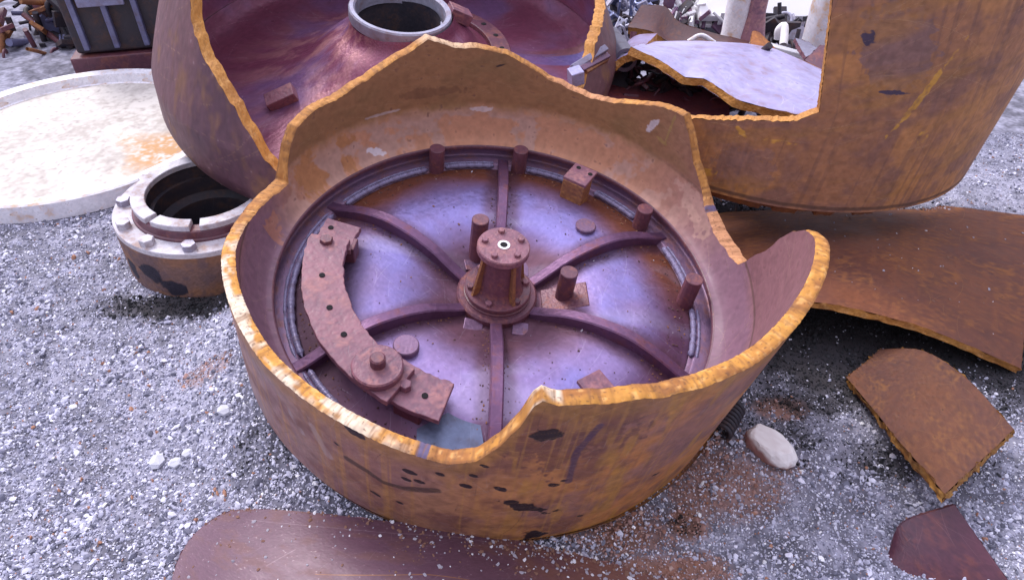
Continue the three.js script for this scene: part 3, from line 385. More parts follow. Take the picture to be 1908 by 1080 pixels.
// ------------------------------------------------------------------ the second, conical drum behind on the left
{
  const ax = V3(0.03, 0.985, 0.13).normalize(), Q = V3(-0.521, 0.4815, -3.034), ZB = -0.13, base = Q.clone().addScaledVector(ax, ZB);
  const o = thing('conical_drum', 'purple-brown conical drum shell with grey collar, cut open, behind the front drum', 'drum', base.toArray());
  const U = V3(1, 0, 0).addScaledVector(ax, -ax.x).normalize(), Wv = U.clone().cross(ax); o.quaternion.setFromRotationMatrix(new THREE.Matrix4().makeBasis(U, ax, Wv));
  const P = (az, r, z) => V3(r * Math.cos(az * D2R), z - ZB, -r * Math.sin(az * D2R));
  const cut = tableAt([[-180, 0.525], [-145, 0.517], [-138, 0.492], [-134.5, 0.407], [-129.2, 0.338], [-123.4, 0.286], [-117.7, 0.224], [-112.1, 0.129], [-108, 0.057], [-102, -0.016], [-50, -0.016], [-40, 0.098], [-31, 0.182], [-23, 0.238], [-17, 0.257], [-10, 0.261], [0, 0.254], [15, 0.262], [30, 0.295], [60, 0.451], [90, 0.525], [180, 0.525]]);
  const rag = (az) => cut(wrap180(az)) + 0.01 * (n3(az * 0.8 + 100, 5, 2) - 0.5);
  const R = (z) => z > 0.08 ? 0.975 - 0.4 * (z - 0.08) - 0.18 * (z - 0.08) ** 2 : 0.975 + 0.1 * (0.08 - z) - 1.2 * Math.max(0, -0.06 - z) ** 1.5;
  const ou = bake(1024, 256, (u, v) => {
    const a = u * 6.283, x = Math.cos(a), w = Math.sin(a), A = fb(x * 4, v * 3, w * 4, 4), B = fb(x * 14, v * 9, w * 14, 4), C = fb(x * 60, v * 40, w * 60, 2);
    let c = mix3([0.105, 0.045, 0.062], [0.15, 0.066, 0.075], sstep(0.4, 0.6, A)); c = mix3(c, [0.26, 0.125, 0.05], sstep(0.56, 0.8, B) * 0.55); c = mix3(c, [0.5, 0.3, 0.16], scrB(u * 6, v) * 0.4); if (C > 0.85) c = mix3(c, [0.6, 0.5, 0.5], (C - 0.85) * 5);
    const g = 0.75 + 0.5 * C; return [c.map((q) => q * g), 0.6 + 0.3 * (B - 0.5), 0.6 * B + 0.4 * C];
  }, true);
  // where this shell leans on the front drum it was burnt away: drop what would reach inside that drum
  const clip = (g) => { o.updateMatrixWorld(true); const p = g.attributes.position, keep = [], v = V3(); const out = (i) => { v.fromBufferAttribute(p, i).applyMatrix4(o.matrixWorld).sub(CB); const h = v.dot(AXIS); return v.addScaledVector(AXIS, -h).length() > 0.835; }; const ix = g.index.array; for (let i = 0; i < ix.length; i += 3) if (out(ix[i]) && out(ix[i + 1]) && out(ix[i + 2])) keep.push(ix[i], ix[i + 1], ix[i + 2]); g.setIndex(keep); return g; };
  mesh('outer_wall', clip(grid(400, 40, (s, t) => { const az = s * 360, zb = ZB + 0.15 * Math.exp(-((wrap180(az - 2) / 34) ** 2)), z = lerp(zb, Math.max(rag(az), zb), t); return P(az, R(z) - 0.05 * sstep(0.08, 0, z - zb) * (zb - ZB) / 0.15, z); }, (s, t) => [s, lerp(0, rag(s * 360) - ZB, t)])), mat(ou, 0.004), o);
  const TH = 0.042, inn = (z) => R(z) - TH;
  const nu = bake(1024, 512, (u, v) => {
    const a = u * 6.283, x = Math.cos(a), w = Math.sin(a), r = v * 3, A = fb(x * 2.4 + 4, r * 1.6, w * 2.4, 4), B = fb(x * 9, r * 6, w * 9, 4), C = fb(x * 50, r * 40, w * 50, 2), az = wrap180(u * 360);
    let c = mix3([0.22, 0.06, 0.105], [0.25, 0.09, 0.15], sstep(0.4, 0.62, A)); c = mix3(c, [0.38, 0.16, 0.17], sstep(0.42, 0.72, B) * sstep(0.42, 0.6, v) * sstep(-100, -140, az < 90 ? az : az - 360) * 0.9);
    c = mix3(c, [0.17, 0.12, 0.3], sstep(0.5, 0.7, A) * 0.5); c = mix3(c, [0.12, 0.14, 0.42], blob(az, 0, 9 + 14 * (v - 0.35), 0, 0.055, 10, 0, B) * 0.7 * sstep(0.6, 0.4, v)); c = mix3(c, [0.24, 0.12, 0.08], blob(az, 0, 14 + 14 * (v - 0.35), 0, 0.03, 10, 0, B) * 0.4 * sstep(0.6, 0.4, v));  // blue streak: a reflection painted into the wall colour
    c = mix3(c, [0.55, 0.42, 0.48], scrA(u * 4, v * 2) * 0.3);
    const g = 0.8 + 0.4 * C; return [c.map((q) => q * g), 0.36 + 0.3 * (B - 0.5), 0.6 * B + 0.4 * C];
  }, true);
  mesh('inner_wall', clip(grid(400, 30, (s, t) => { const az = s * 360, z = lerp(-0.016, Math.max(rag(az), -0.016), t); return P(az, inn(z), z); }, (s, t) => [s, 0.3 - 0.3 * t])), mat(nu, 0.003), o);
  const hp = new THREE.CatmullRomCurve3([[inn(-0.016) + 0.004, -0.016], [0.885, -0.08], [0.78, -0.105], [0.59, -0.085], [0.46, -0.04], [0.37, 0.008], [0.295, 0.074], [0.238, 0.115], [0.217, 0.156]].map(([r, z]) => V3(r, z, 0)));
  const off = (z) => 0.05 * sstep(-0.08, 0.156, z);
  mesh('domed_head', clip(grid(300, 50, (s, t) => { const q = hp.getPoint(t), p = P(s * 360, q.x, q.y); p.x += off(q.y); return p; }, (s, t) => [s, 0.3 + 0.6 * t])), mat(nu, 0.003, { metalness: 0.3 }), o);
  mesh('cut_edge', clip(grid(900, 4, (s, t) => { const az = s * 360, z = rag(az), e = Math.min(t, 1 - t) > 0.1 ? 0.008 : 0; return P(az, lerp(inn(z), R(z), t) + 0.004 * (n3(az * 0.8, t * 3, 3) - 0.5), z + e * 0.6 * n3(az * 0.7 + 50, t * 3, 6)); }, (s, t) => [s * 18, t * 0.16])), M.edge, o);
  const lathe = (pts, seg = 64, arc = null) => { const g = new THREE.LatheGeometry(pts.map((q) => new THREE.Vector2(...q)), seg, 0, arc ? arc[1] : 6.28319); if (arc) g.rotateY(Math.PI / 2 + arc[0]); return toCreasedNormals(g, 0.5); };
  const col = mesh('collar', boxUV(lathe([[0.19, 0.246], [0.215, 0.246], [0.2165, 0.25], [0.2165, 0.287], [0.212, 0.294], [0.197, 0.294], [0.19, 0.287], [0.187, 0.225]]), 0.4), M.steel, o); col.rotation.z = -0.12; col.position.set(0.012, -ZB - 0.1, 0);
  const bo = mesh('bore', boxUV(lathe([[0.187, 0.235], [0.18, 0.06], [0.17, 0.02], [0.0, 0.01]]), 0.4), M.dark, o); bo.position.set(0.024, -ZB - 0.1, 0);
  const fl = mesh('bolt_flange', boxUV(lathe([[0.41, -0.05], [0.41, -0.002], [0.414, 0.001], [0.492, -0.008], [0.496, -0.013], [0.5, -0.06]], 64, [-0.45, 2.4]), 0.5), M.oxide, o); fl.position.set(0.024, -ZB, 0);
  for (let k = -1; k < 7; k++) { const a = k * Math.PI / 12 + 0.12, h = mesh('bolt_hole', new THREE.CylinderGeometry(0.0115, 0.0115, 0.004, 14), M.hole, fl); h.position.set(0.455 * Math.cos(a), -0.003, -0.455 * Math.sin(a)); }
  const blk = mesh('block', boxUV(box(0.125, 0.05, 0.066), 0.4), M.pink, o); blk.position.copy(P(-143, 0.54, -0.045)); blk.rotation.set(0.3, 0.35, 0.25);
  const bl2 = mesh('block', boxUV(box(0.1, 0.05, 0.08), 0.4), M.pink, o); bl2.position.copy(P(18, 0.3, 0.13)); bl2.rotation.set(0, 0.3, -0.5);
  const pad = mesh('support_block', boxUV(box(0.3, 0.24, 0.3, 0.01), 0.5), M.dark, o); pad.position.copy(P(150, 0.6, -0.3)); const pad2 = mesh('support_block', boxUV(box(0.3, 0.3, 0.3, 0.01), 0.5), M.dark, o); pad2.position.copy(P(40, 0.7, -0.28));
}

// ------------------------------------------------------------------ left: bolted flange ring and white disc
{
  const o = thing('flange_ring', 'low round steel flange with white notched collar and bolts left of the drum', 'flange', [-1.17, 0.004, -2.254]); o.rotation.z = -0.04; o.rotation.x = 0.02;
  const lathe = (pts, seg = 96) => toCreasedNormals(new THREE.LatheGeometry(pts.map((q) => new THREE.Vector2(...q)), seg), 0.5);
  const body = bake(1024, 128, (u, v) => {
    const a = u * 6.283, x = Math.cos(a) * 0.33, w = Math.sin(a) * 0.33, A = fb(x * 9, v * 2, w * 9, 4), B = fb(x * 26, v * 6, w * 26, 3), C = fb(x * 120, v * 30, w * 120, 2);
    let c = mix3([0.2, 0.11, 0.09], [0.27, 0.13, 0.075], sstep(0.4, 0.6, A)); c = mix3(c, [0.13, 0.08, 0.09], sstep(0.5, 0.65, B) * 0.6);
    const az = u * 360, b = (a0, v0, wa, wv) => 1 - sstep(0.8, 1.1, Math.hypot((az - a0) / wa, (v - v0) / wv) + (B - 0.5)); c = mix3(c, [0.025, 0.02, 0.035], Math.max(b(338, 0.5, 9, 0.22), b(318, 0.32, 6, 0.22), b(352, 0.25, 10, 0.18)));
    if (v > 0.93) c = mix3(c, [0.75, 0.72, 0.76], 0.7); const g = 0.75 + 0.5 * C; return [c.map((q) => q * g), 0.7, 0.6 * B + 0.4 * C];
  }, true);
  mesh('ring_wall', grid(120, 6, (s, t) => V3(0.33 * Math.sin(s * 6.2832), -0.01 + t * 0.205, 0.33 * Math.cos(s * 6.2832))), mat(body, 0.004), o);
  mesh('bolt_circle', boxUV(lathe([[0.33, 0.195], [0.328, 0.2], [0.262, 0.2], [0.26, 0.194]]), 0.4), M.dirty, o);
  mesh('collar', boxUV(lathe([[0.262, 0.19], [0.26, 0.207], [0.254, 0.21], [0.252, 0.236], [0.247, 0.24], [0.208, 0.24]]), 0.4), M.oxide, o);
  mesh('bore', boxUV(lathe([[0.209, 0.242], [0.206, 0.19], [0.19, 0.19], [0.188, 0.13], [0.16, 0.11], [0.155, 0.01], [0, 0.005]]), 0.4), M.dark, o);
  const seg = (a0, a1) => { const s = new THREE.Shape(); s.absarc(0, 0, 0.249, a0 * D2R, a1 * D2R, false); s.absarc(0, 0, 0.204, a1 * D2R, a0 * D2R, true); const e = new THREE.ExtrudeGeometry(s, { depth: 0.018, bevelEnabled: true, bevelSize: 0.002, bevelThickness: 0.002, bevelSegments: 1, curveSegments: 40 }); e.rotateX(-Math.PI / 2); return boxUV(e, 0.35); };
  for (const [a0, a1] of [[96, 237], [244, 277], [286, 345], [352, 448]]) mesh('collar_segment', seg(a0, a1), M.dirty, o).position.y = 0.241;
  const lug = mesh('lug', boxUV(box(0.05, 0.04, 0.04), 0.3), M.dark, o); lug.position.set(-0.02, 0.262, -0.2);
  for (let k = 0; k < 12; k++) { const a = (k * 30 + 7) * D2R, b = mesh('bolt', boxUV(hexBolt(0.026, 0.024), 0.3), k % 3 ? M.dirty : M.steel, o); b.position.set(0.296 * Math.cos(a), 0.2, -0.296 * Math.sin(a)); b.rotation.y = a; }
}
{
  const o = thing('white_disc', 'large flat white painted steel disc with rust stain under the conical drum', 'disc', [-2.12, 0.004, -3.1]);
  const maps = bake(512, 512, (u, v) => {
    const x = (u - 0.5) * 1.5, z = (v - 0.5) * 1.5, A = fb(x * 5 + 3, z * 5, 1, 4), C = fb(x * 50, z * 50, 2, 2), d = Math.hypot((x - 0.5) / 0.26, (z - 0.13) / 0.24);
    let c = mix3([0.62, 0.57, 0.52], [0.38, 0.33, 0.29], sstep(0.35, 0.75, A * 0.6 + C * 0.4)); c = mix3(c, [0.45, 0.38, 0.36], scrA(u * 1.5, v * 1.5) * 0.5); c = mix3(c, [0.5, 0.24, 0.07], (1 - sstep(0.5, 1.3, d + (A - 0.5) * 2)) * sstep(0.3, 0.58, C * 0.5 + A * 0.5)); if (C > 0.72) c = mix3(c, [0.3, 0.24, 0.24], (C - 0.72) * 3);
    return [c, 0.55, C];
  });
  const f = (r) => (r > 0.66 ? 0.075 : r > 0.63 ? 0.035 : 0.03);
  mesh('disc_face', grid(96, 24, (s, t) => { const r = lerp(0.62, 0, t), a = s * 6.2832; return V3(r * Math.cos(a), 0.03, r * Math.sin(a)); }, (s, t, p) => [p.x / 1.5 + 0.5, p.z / 1.5 + 0.5]), mat(maps, 0.001), o);
  mesh('rim', boxUV(toCreasedNormals(new THREE.LatheGeometry([[0.62, 0.03], [0.63, 0.034], [0.645, 0.075], [0.7, 0.08], [0.71, 0.074], [0.715, 0]].map((q) => new THREE.Vector2(...q)), 96), 0.5), 0.4), M.white, o);
}

// ------------------------------------------------------------------ right: cut shell on a bent sheet, and what lies around it
{
  const c0 = V3(1.091, 0.28, -3.044), R0 = 0.95, o = thing('cut_shell', 'rust-orange curved steel shell cut in an L shape with a tall upright part', 'drum shell', [c0.x, c0.y, c0.z]);
  const ax = V3(0.094, 1, 0.021).normalize(), U = V3(1, 0, 0).addScaledVector(ax, -ax.x).normalize(); o.quaternion.setFromRotationMatrix(new THREE.Matrix4().makeBasis(U, ax, U.clone().cross(ax)));
  const AS = -98, cut = tableAt([[-128, 0.215], [-120.7, 0.247], [-109.9, 0.298], [-102, 0.325], [-99.6, 0.352], [-98, 0.372]]), cutR = tableAt([[-98, 1.12], [-70, 1.2], [-45, 1.1], [-34, 0.85], [-25, 0.6]]);
  const A0 = -128, A1 = -25, SP3 = A1 - A0, rag = (az) => (az <= AS ? cut(az) : cutR(az)) + 0.006 * (n3(az * 1.4 + 240, 2, 2) - 0.5);
  const P = (az, r, z) => { const a = (az - 16 * Math.max(0, z - 0.372)) * D2R; return V3(r * Math.cos(a), z, -r * Math.sin(a)); };
  const ou = bake(1024, 768, (u, v) => {
    const az = A0 + u * SP3, z = v * 1.22, p = P(az, R0, z), x = p.x, w = p.z, A = fb(x * 4 + 8, z * 4, w * 4, 4), B = fb(x * 13, z * 13, w * 13 + 3, 4), C = fb(x * 60, z * 60, w * 60, 2), F = fb(x * 3 + z * 2, z * 14 - x * 5, w * 3, 4);
    const bl = (a0, z0, wa, wz, r) => blob(az * 1.2, z, a0 * 1.2, z0, wa, wz, r, B);
    let c = mix3([0.5, 0.22, 0.08], [0.36, 0.158, 0.08], sstep(0.35, 0.65, A)); c = mix3(c, [0.2, 0.095, 0.065], sstep(0.55, 0.72, fb(az * 0.9 + 60, z * 1.5, 2, 4)) * 0.5); c = mix3(c, [0.2, 0.1, 0.09], sstep(0.42, 0.7, B) * 0.6);
    c = mix3(c, [0.23, 0.125, 0.115], Math.max(bl(-85, 0.6, 0.12, 0.14, 0.2), bl(-108, 0.12, 0.1, 0.08, 0) * 0.6) * 0.85); c = mix3(c, [0.42, 0.19, 0.05], sstep(0.5, 0.8, F) * 0.6);
    c = mix3(c, [0.6, 0.3, 0.05], Math.max(bl(-103, 0.245, 0.055, 0.007, 0.05), bl(-111, 0.25, 0.028, 0.01, -0.5), bl(-87, 0.8, 0.08, 0.01, 0.5), bl(-78, 0.45, 0.012, 0.16, -0.5), bl(-74, 0.3, 0.02, 0.02, 0), bl(-115, 0.07, 0.03, 0.015, 0.2)) * sstep(0.35, 0.55, C * 0.5 + B * 0.5) * 0.85);
    c = mix3(c, [0.07, 0.045, 0.08], Math.max(bl(-91, 0.62, 0.022, 0.02, 0), bl(-84, 0.46, 0.06, 0.007, 0), bl(-88, 0.82, 0.03, 0.05, 0.5) * 0.6)); c = mix3(c, [0.6, 0.4, 0.22], scrB(u * 2.5, v * 2) * 0.45); c = mix3(c, [0.1, 0.05, 0.04], scrA(u * 2, v * 2) * 0.4);
    c = mix3(c, [0.1, 0.05, 0.035], (1 - sstep(0.004, 0.01, Math.abs(z - 0.016 + 0.006 * (B - 0.5)))) * 0.8);
    const g = 0.75 + 0.5 * C; return [c.map((q) => q * g), 0.68 + 0.2 * (B - 0.5), 0.6 * B + 0.4 * C];
  });
  const NB = 400, sheets = [[A0, AS], [AS + 0.001, A1]];
  mesh('outer_wall', join(sheets.map(([a, b]) => grid(240, 60, (s, t) => { const az = lerp(a, b, s); return P(az, R0, t * rag(az)); }, (s, t) => { const az = lerp(a, b, s); return [(az - A0) / SP3, t * rag(az) / 1.22]; }))), mat(ou, 0.004), o);
  mesh('inner_wall', join(sheets.map(([a, b]) => grid(160, 40, (s, t) => { const az = lerp(a, b, s); return P(az, R0 - 0.038, t * rag(az)); }, (s, t) => [s * 3, t * 2]))), M.oxide, o);
  const jag = (x, t) => 0.003 * n3(x * 1.3 + 300, t * 3, 1);
  mesh('cut_edge', join([...sheets.map(([a, b]) => grid(700, 4, (s, t) => { const az = lerp(a, b, s); return P(az, R0 - 0.038 * t, rag(az) + jag(az, t)); }, (s, t) => [s * 3, t * 0.13])), grid(200, 4, (s, t) => P(AS - jag(s * 90, t) * 60, R0 - 0.038 * t, lerp(rag(AS) - 0.002, rag(AS + 0.001), s)), (s, t) => [s * 2.4, t * 0.13]), ...[A0, A1].map((az) => grid(2, 20, (s, t) => P(az, R0 - 0.038 * s, t * rag(az)), (s, t) => [s * 0.13, t * 3]))]), M.edge, o);
  const low = (az) => -0.024 - 0.012 * n3(az * 0.12 + 160, 1, 3) - 0.014 * sstep(0.5, 0.58, n3(az * 0.22 + 190, 4, 2)) - 0.004 * n3(az * 1.5 + 200, 2, 2);
  mesh('bottom_flange', join([grid(NB, 4, (s, t) => { const az = A0 + s * SP3; return P(az, R0 - 0.014 - 0.03 * t, lerp(0.0, low(az), t)); }, (s, t) => [s * 4, t * 0.2]), grid(NB, 1, (s, t) => P(A0 + s * SP3, R0 - 0.05 * t, 0), (s, t) => [s * 4, t * 0.1]), grid(NB, 2, (s, t) => { const az = A0 + s * SP3; return P(az, R0 - 0.044 - 0.02 * t, low(az)); }, (s, t) => [s * 4, t * 0.1])]), M.rust, o);
  mesh('floor_plate', grid(60, 4, (s, t) => { const a = P(A0 + s * SP3, R0 - 0.04, 0.012), e = P(A0, R0 - 0.04, 0.012).lerp(P(A1, R0 - 0.04, 0.012), s); return a.lerp(e, t); }, (s, t) => [s * 3, t * 2]), M.dark, o);  // unseen floor, added to close the shell and darken the gap beneath
}
{
  const o = thing('bent_sheet', 'brown rusted bent steel sheet with orange edge under the cut shell', 'scrap sheet');
  plate(o, { front: [at(1330, 560, 1.72), at(1430, 563, 1.7), at(1500, 568, 1.68), at(1590, 580, 1.65), at(1672, 600, 1.62), at(1790, 640, 1.58), at(1900, 690, 1.54)], back: [at(1330, 400, 2.36), at(1430, 395, 2.42), at(1500, 390, 2.5), at(1600, 385, 2.54), at(1700, 385, 2.54), at(1800, 390, 2.5), at(1940, 405, 2.4)], thick: 0.022, bulge: 0.03, warp: 0.03, material: mat(TILES.rust, 0.004, { color: new THREE.Color(0.6, 0.48, 0.52) }), seed: 4, tile: 0.6 }); const sh = plate.last; gritSpots.push((r) => sh(0.15 + 0.85 * r(), 0.1 + 0.8 * r()));
}
{
  const o = thing('yellow_edged_plate', 'leaning rusty plate with yellow cut edge at the lower right', 'scrap plate');
  plate(o, { front: [at(1578, 702, 1.49), at(1625, 758, 1.33), at(1674, 818, 1.18), at(1760, 925, 0.98)], back: [at(1640, 648, 1.6), at(1720, 650, 1.54), at(1800, 700, 1.4), at(1890, 800, 1.18)], thick: 0.028, bulge: -0.01, warp: 0.03, rag: 0.006, material: mat(TILES.rust, 0.005, { color: new THREE.Color(0.45, 0.4, 0.5) }), edge: mat(TILES.edge, 0.004, { color: new THREE.Color(0.7, 0.72, 0.6) }), seed: 8 });
}
{
  const o = thing('arched_sheet', 'arched silvery lilac steel sheet with orange cut edge lying over a dark hollow', 'scrap sheet');
  plate(o, { front: [at(1176, 86, 2.78), at(1226, 112, 2.7), at(1275, 147, 2.6), at(1312, 150, 2.58), at(1370, 190, 2.45), at(1425, 205, 2.4), at(1480, 216, 2.36), at(1560, 226, 2.32), at(1640, 236, 2.3)], back: [at(1210, 78, 3.1), at(1260, 78, 3.12), at(1300, 79, 3.14), at(1340, 81, 3.15), at(1390, 85, 3.12), at(1440, 94, 3.05), at(1500, 118, 2.9), at(1560, 145, 2.8), at(1640, 185, 2.7)], straight: true, thick: 0.03, bulge: 0.03, warp: 0.012, nu: 90, material: mat(TILES.steel, 0.0015, { metalness: 0.35, color: new THREE.Color(1.2, 1.12, 1.38) }), seed: 5, tile: 0.7, surface: 'plate_surface' });
  const w = thing('folded_strip', 'thin lilac steel strip with orange edge sloping left from the arched sheet', 'scrap strip');
  plate(w, { front: [at(1116, 146, 2.82), at(1136, 124, 2.82), at(1158, 106, 2.82), at(1192, 95, 2.8)], back: [at(1150, 100, 3.2), at(1165, 82, 3.2), at(1185, 66, 3.2), at(1225, 62, 3.2)], thick: 0.03, bulge: 0.0, warp: 0.01, nu: 40, material: mat(TILES.steel, 0.001, { metalness: 0.2, color: new THREE.Color(0.85, 0.7, 0.95) }), seed: 6 });
  const b = thing('dark_red_sheet', 'dark red-brown curved sheet inside the hollow below the arched sheet', 'scrap sheet');
  plate(b, { front: [at(1090, 190, 2.62), at(1180, 205, 2.58), at(1270, 222, 2.52), at(1360, 250, 2.45)], back: [at(1096, 150, 2.95), at(1180, 140, 3.02), at(1270, 150, 3.0), at(1360, 170, 2.9)], thick: 0.025, bulge: -0.03, warp: 0.02, material: mat(TILES.oxide, 0.002, { color: new THREE.Color(1.3, 0.8, 0.75), roughness: 1.5 }), seed: 7 });
}
{ // short things between the drums and the heap
  const pipe = thing('pipe_stub', 'short dark grey pipe leaning on the lilac strip', 'pipe');
  const a = at(1136, 70, 3.15), b = at(1166, 112, 2.86), d = b.clone().sub(a), L = d.length();
  const tube = mesh('pipe_wall', boxUV(toCreasedNormals(new THREE.LatheGeometry([[0.034, 0], [0.05, 0], [0.05, L], [0.034, L], [0.034, 0]].map((q) => new THREE.Vector2(...q)), 28), 0.5), 0.3), mat(TILES.steel, 0.001, { color: new THREE.Color(0.32, 0.3, 0.32) }), pipe); pipe.position.copy(a); tube.quaternion.setFromUnitVectors(V3(0, 1, 0), d.normalize());
  const rods = [['grey square bar lying uppermost between conical drum and pipe', 1066, 128, 1128, 90, 0.013, mat(TILES.steel, 0.001, { color: new THREE.Color(0.6, 0.55, 0.62) })], ['purple bar lying in the middle between conical drum and pipe', 1082, 130, 1132, 104, 0.012, M.plum], ['brown bar with pale end lying beneath the purple bar', 1090, 134, 1130, 110, 0.011, M.rust], ['pale thin bar lying lowest by the lilac block', 1086, 143, 1128, 128, 0.008, M.dirty]];
  rods.forEach(([label, x0, y0, x1, y1, r, m], i) => { const A = at(x0, y0, 2.52 + i * 0.012), B = at(x1, y1, 2.72), D = B.clone().sub(A), g = boxUV(box(r * 2, D.length(), r * 2, 0.004), 0.3), o = mesh('bar', g, m); o.position.copy(A.lerp(B, 0.5)); o.quaternion.setFromUnitVectors(V3(0, 1, 0), D.normalize()); tag(o, label, 'bar', 'bars heaped behind the drum'); });
  const bk = mesh('steel_block', boxUV(box(0.05, 0.056, 0.05), 0.3), mat(TILES.steel, 0.001, { color: new THREE.Color(0.8, 0.75, 1) })); bk.position.copy(at(1073, 142, 2.48)); bk.rotation.set(0.2, 0.35, 0.1); tag(bk, 'small lilac-grey steel block beside the right cut edge of the conical drum', 'block');
}
{ // curved brown channel plate and posts behind
  const o = thing('curved_channel', 'dark brown curved plate with orange upper edge in front of the posts', 'scrap plate');
  plate(o, { front: [at(1170, 48, 3.72), at(1215, 52, 3.66), at(1250, 70, 3.6), at(1300, 90, 3.52), at(1400, 92, 3.5)], back: [at(1196, 8, 3.9), at(1242, 8, 3.88), at(1268, 34, 3.8), at(1325, 54, 3.72), at(1402, 80, 3.62)], thick: 0.04, bulge: -0.06, warp: 0.02, material: mat(TILES.oxide, 0.002, { color: new THREE.Color(0.6, 0.62, 0.45) }), seed: 9 });
  const rib = thing('pale_hoop', 'pale bent hoop between the curved plate and the arched sheet', 'scrap piece');
  const A = at(1282, 78, 3.35), B = at(1306, 66, 3.36), C = at(1332, 80, 3.35); mesh('hoop', boxUV(new THREE.TubeGeometry(new THREE.CatmullRomCurve3([A, B, C]), 24, 0.012, 8), 0.3), M.white, rib);
  const post = (name, label, px, py, y1, r, m, ahead, foot) => { const p = at(px, py, ahead), t = thing(name, label, 'post', p.toArray()); mesh('shaft', boxUV(toCreasedNormals(new THREE.LatheGeometry([[0, 0], [r * 1.08, 0], [r, 0.03], [r * 0.97, y1], [r * 0.8, y1 + 0.02], [0, y1 + 0.02]].map((q) => new THREE.Vector2(...q)), 24), 0.5), 0.4), m, t); if (foot) { const f = mesh('foot', boxUV(toCreasedNormals(new THREE.LatheGeometry([[0, 0], [r * 1.5, 0], [r * 1.5, 0.06], [r * 0.9, 0.22], [r * 0.8, 0.3]].map((q) => new THREE.Vector2(...q)), 20), 0.5), 0.4), m, t); f.position.y = -0.02; } };
  post('post', 'stout pale grey post standing behind the curved brown plate', 1364, 72, 0.9, 0.062, M.white, 3.8);
  post('post', 'pinkish post with flared foot right of the stout pale post', 1396, 82, 0.9, 0.05, mat(TILES.pink, 0.002, { color: new THREE.Color(1.2, 1.4, 1.4) }), 3.78, true);
  const tr = thing('orange_offcut', 'orange-brown triangular plate right of the pink post', 'scrap plate');
  plate(tr, { front: [at(1398, 86, 3.5), at(1420, 86, 3.5), at(1446, 90, 3.5)], back: [at(1402, 58, 3.62), at(1408, 57, 3.62), at(1416, 60, 3.62)], straight: true, thick: 0.02, nu: 16, nv: 8, material: mat(TILES.rust, 0.002, { color: new THREE.Color(1.3, 1.2, 1) }), seed: 10 });
  const gp = thing('grey_plate', 'light grey angled plate standing among dark scrap left of the upright', 'scrap plate');
  plate(gp, { front: [at(1482, 70, 3.5), at(1490, 86, 3.4), at(1502, 106, 3.3)], back: [at(1508, 78, 3.5), at(1518, 86, 3.45), at(1530, 92, 3.4)], straight: true, thick: 0.02, nu: 16, nv: 8, material: M.steel, edge: M.pink, seed: 11 });
  const dp = thing('maroon_plate', 'small maroon triangular plate with pink edge beside the upright shell', 'scrap plate');
  plate(dp, { front: [at(1500, 112, 3.05), at(1520, 124, 3.0), at(1545, 138, 2.95)], back: [at(1528, 84, 3.15), at(1540, 84, 3.15), at(1556, 86, 3.15)], straight: true, thick: 0.02, nu: 16, nv: 8, material: M.oxide, edge: M.pink, seed: 12 });
  const hk = thing('white_pipe_bend', 'white curved pipe bend in front of dark scrap', 'pipe'); mesh('bend', new THREE.TubeGeometry(new THREE.CatmullRomCurve3([at(1450, 72, 3.9), at(1452, 56, 3.9), at(1461, 48, 3.9), at(1462, 66, 3.85), at(1460, 84, 3.8)]), 40, 0.022, 12), M.paint, hk);
  const wb = mesh('white_bar', boxUV(box(0.3, 0.03, 0.05), 0.4), M.paint); wb.position.copy(at(1452, 92, 3.55)); wb.rotation.set(0, -0.25, -0.18); tag(wb, 'white flat bar lying behind the arched sheet', 'bar');
  const tk = thing('white_tank', 'pale lilac tank standing behind the tall upright shell', 'tank', [1.62, 0, -3.75]); mesh('tank_wall', boxUV(toCreasedNormals(new THREE.LatheGeometry([[0, 0], [0.12, 0], [0.2, 0.22], [0.2, 0.9], [0.17, 0.96], [0, 0.98]].map((q) => new THREE.Vector2(...q)), 48), 0.5), 0.5), M.white, tk); tk.position.x = 1.78;
  const wp = mesh('added_white_panel', boxUV(box(2.6, 1.2, 0.06), 0.8), M.paint); wp.position.set(2.5, 0.5, -5.0); wp.rotation.x = -0.85; tag(wp, 'white panel added as overexposed background behind the dark scrap heap', 'scrap sheet');  // tilted white panel added in place of the overexposed background
}
// heaps of small scrap that nobody could count
function heap(name, label, cx, cy, ahead, w, h, n, seed, mats, size) {
  const r = rng(seed), by = mats.map(() => []);
  for (let i = 0; i < n; i++) {
    const px = cx + (r() - 0.5) * w, py = cy + (r() - 0.5) * h, p = at(px, py, ahead + (cy - py) / h * 0.35 + (r() - 0.5) * 0.15), k = Math.floor(r() * mats.length), s = size * (0.35 + r());
    const t = r(); let g = t < 0.35 ? box(s * 1.8, s * 0.25, s * 0.8, 0.003) : t < 0.6 ? new THREE.CylinderGeometry(s * 0.14, s * 0.14, s * 2.6, 10) : t < 0.8 ? new THREE.TubeGeometry(new THREE.CatmullRomCurve3([0, 1, 2, 3].map((q) => V3((q - 1.5) * s * 0.6, (r() - 0.5) * s * 0.9, (r() - 0.5) * s * 0.9))), 12, s * 0.09, 7) : new THREE.TorusGeometry(s * 0.5, s * 0.13, 8, 18);
    g = tf(clean(g), p.toArray(), [r() * 6, r() * 6, r() * 6]); by[k].push(boxUV(g, 0.3));
  }
  const o = new THREE.Group(); o.name = numbered(name); o.userData = { label, kind: 'stuff' }; scene.add(o);
  by.forEach((l, k) => l.length && mesh('scrap_pieces', join(l), mats[k], o));
}
heap('bright_scrap_heap', 'tangle of shiny blue-silver bent scrap between the conical drum and the posts', 1172, 24, 4.4, 90, 70, 70, 61, [M.steel, M.dark, mat(TILES.steel, 0.001, { metalness: 0.8, color: new THREE.Color(0.7, 0.8, 1) })], 0.075);
heap('white_scrap_heap', 'white and dark scrap bits behind the curved brown plate', 1296, 16, 4.7, 110, 60, 80, 62, [M.paint, M.paint, M.dark, M.plum], 0.08);
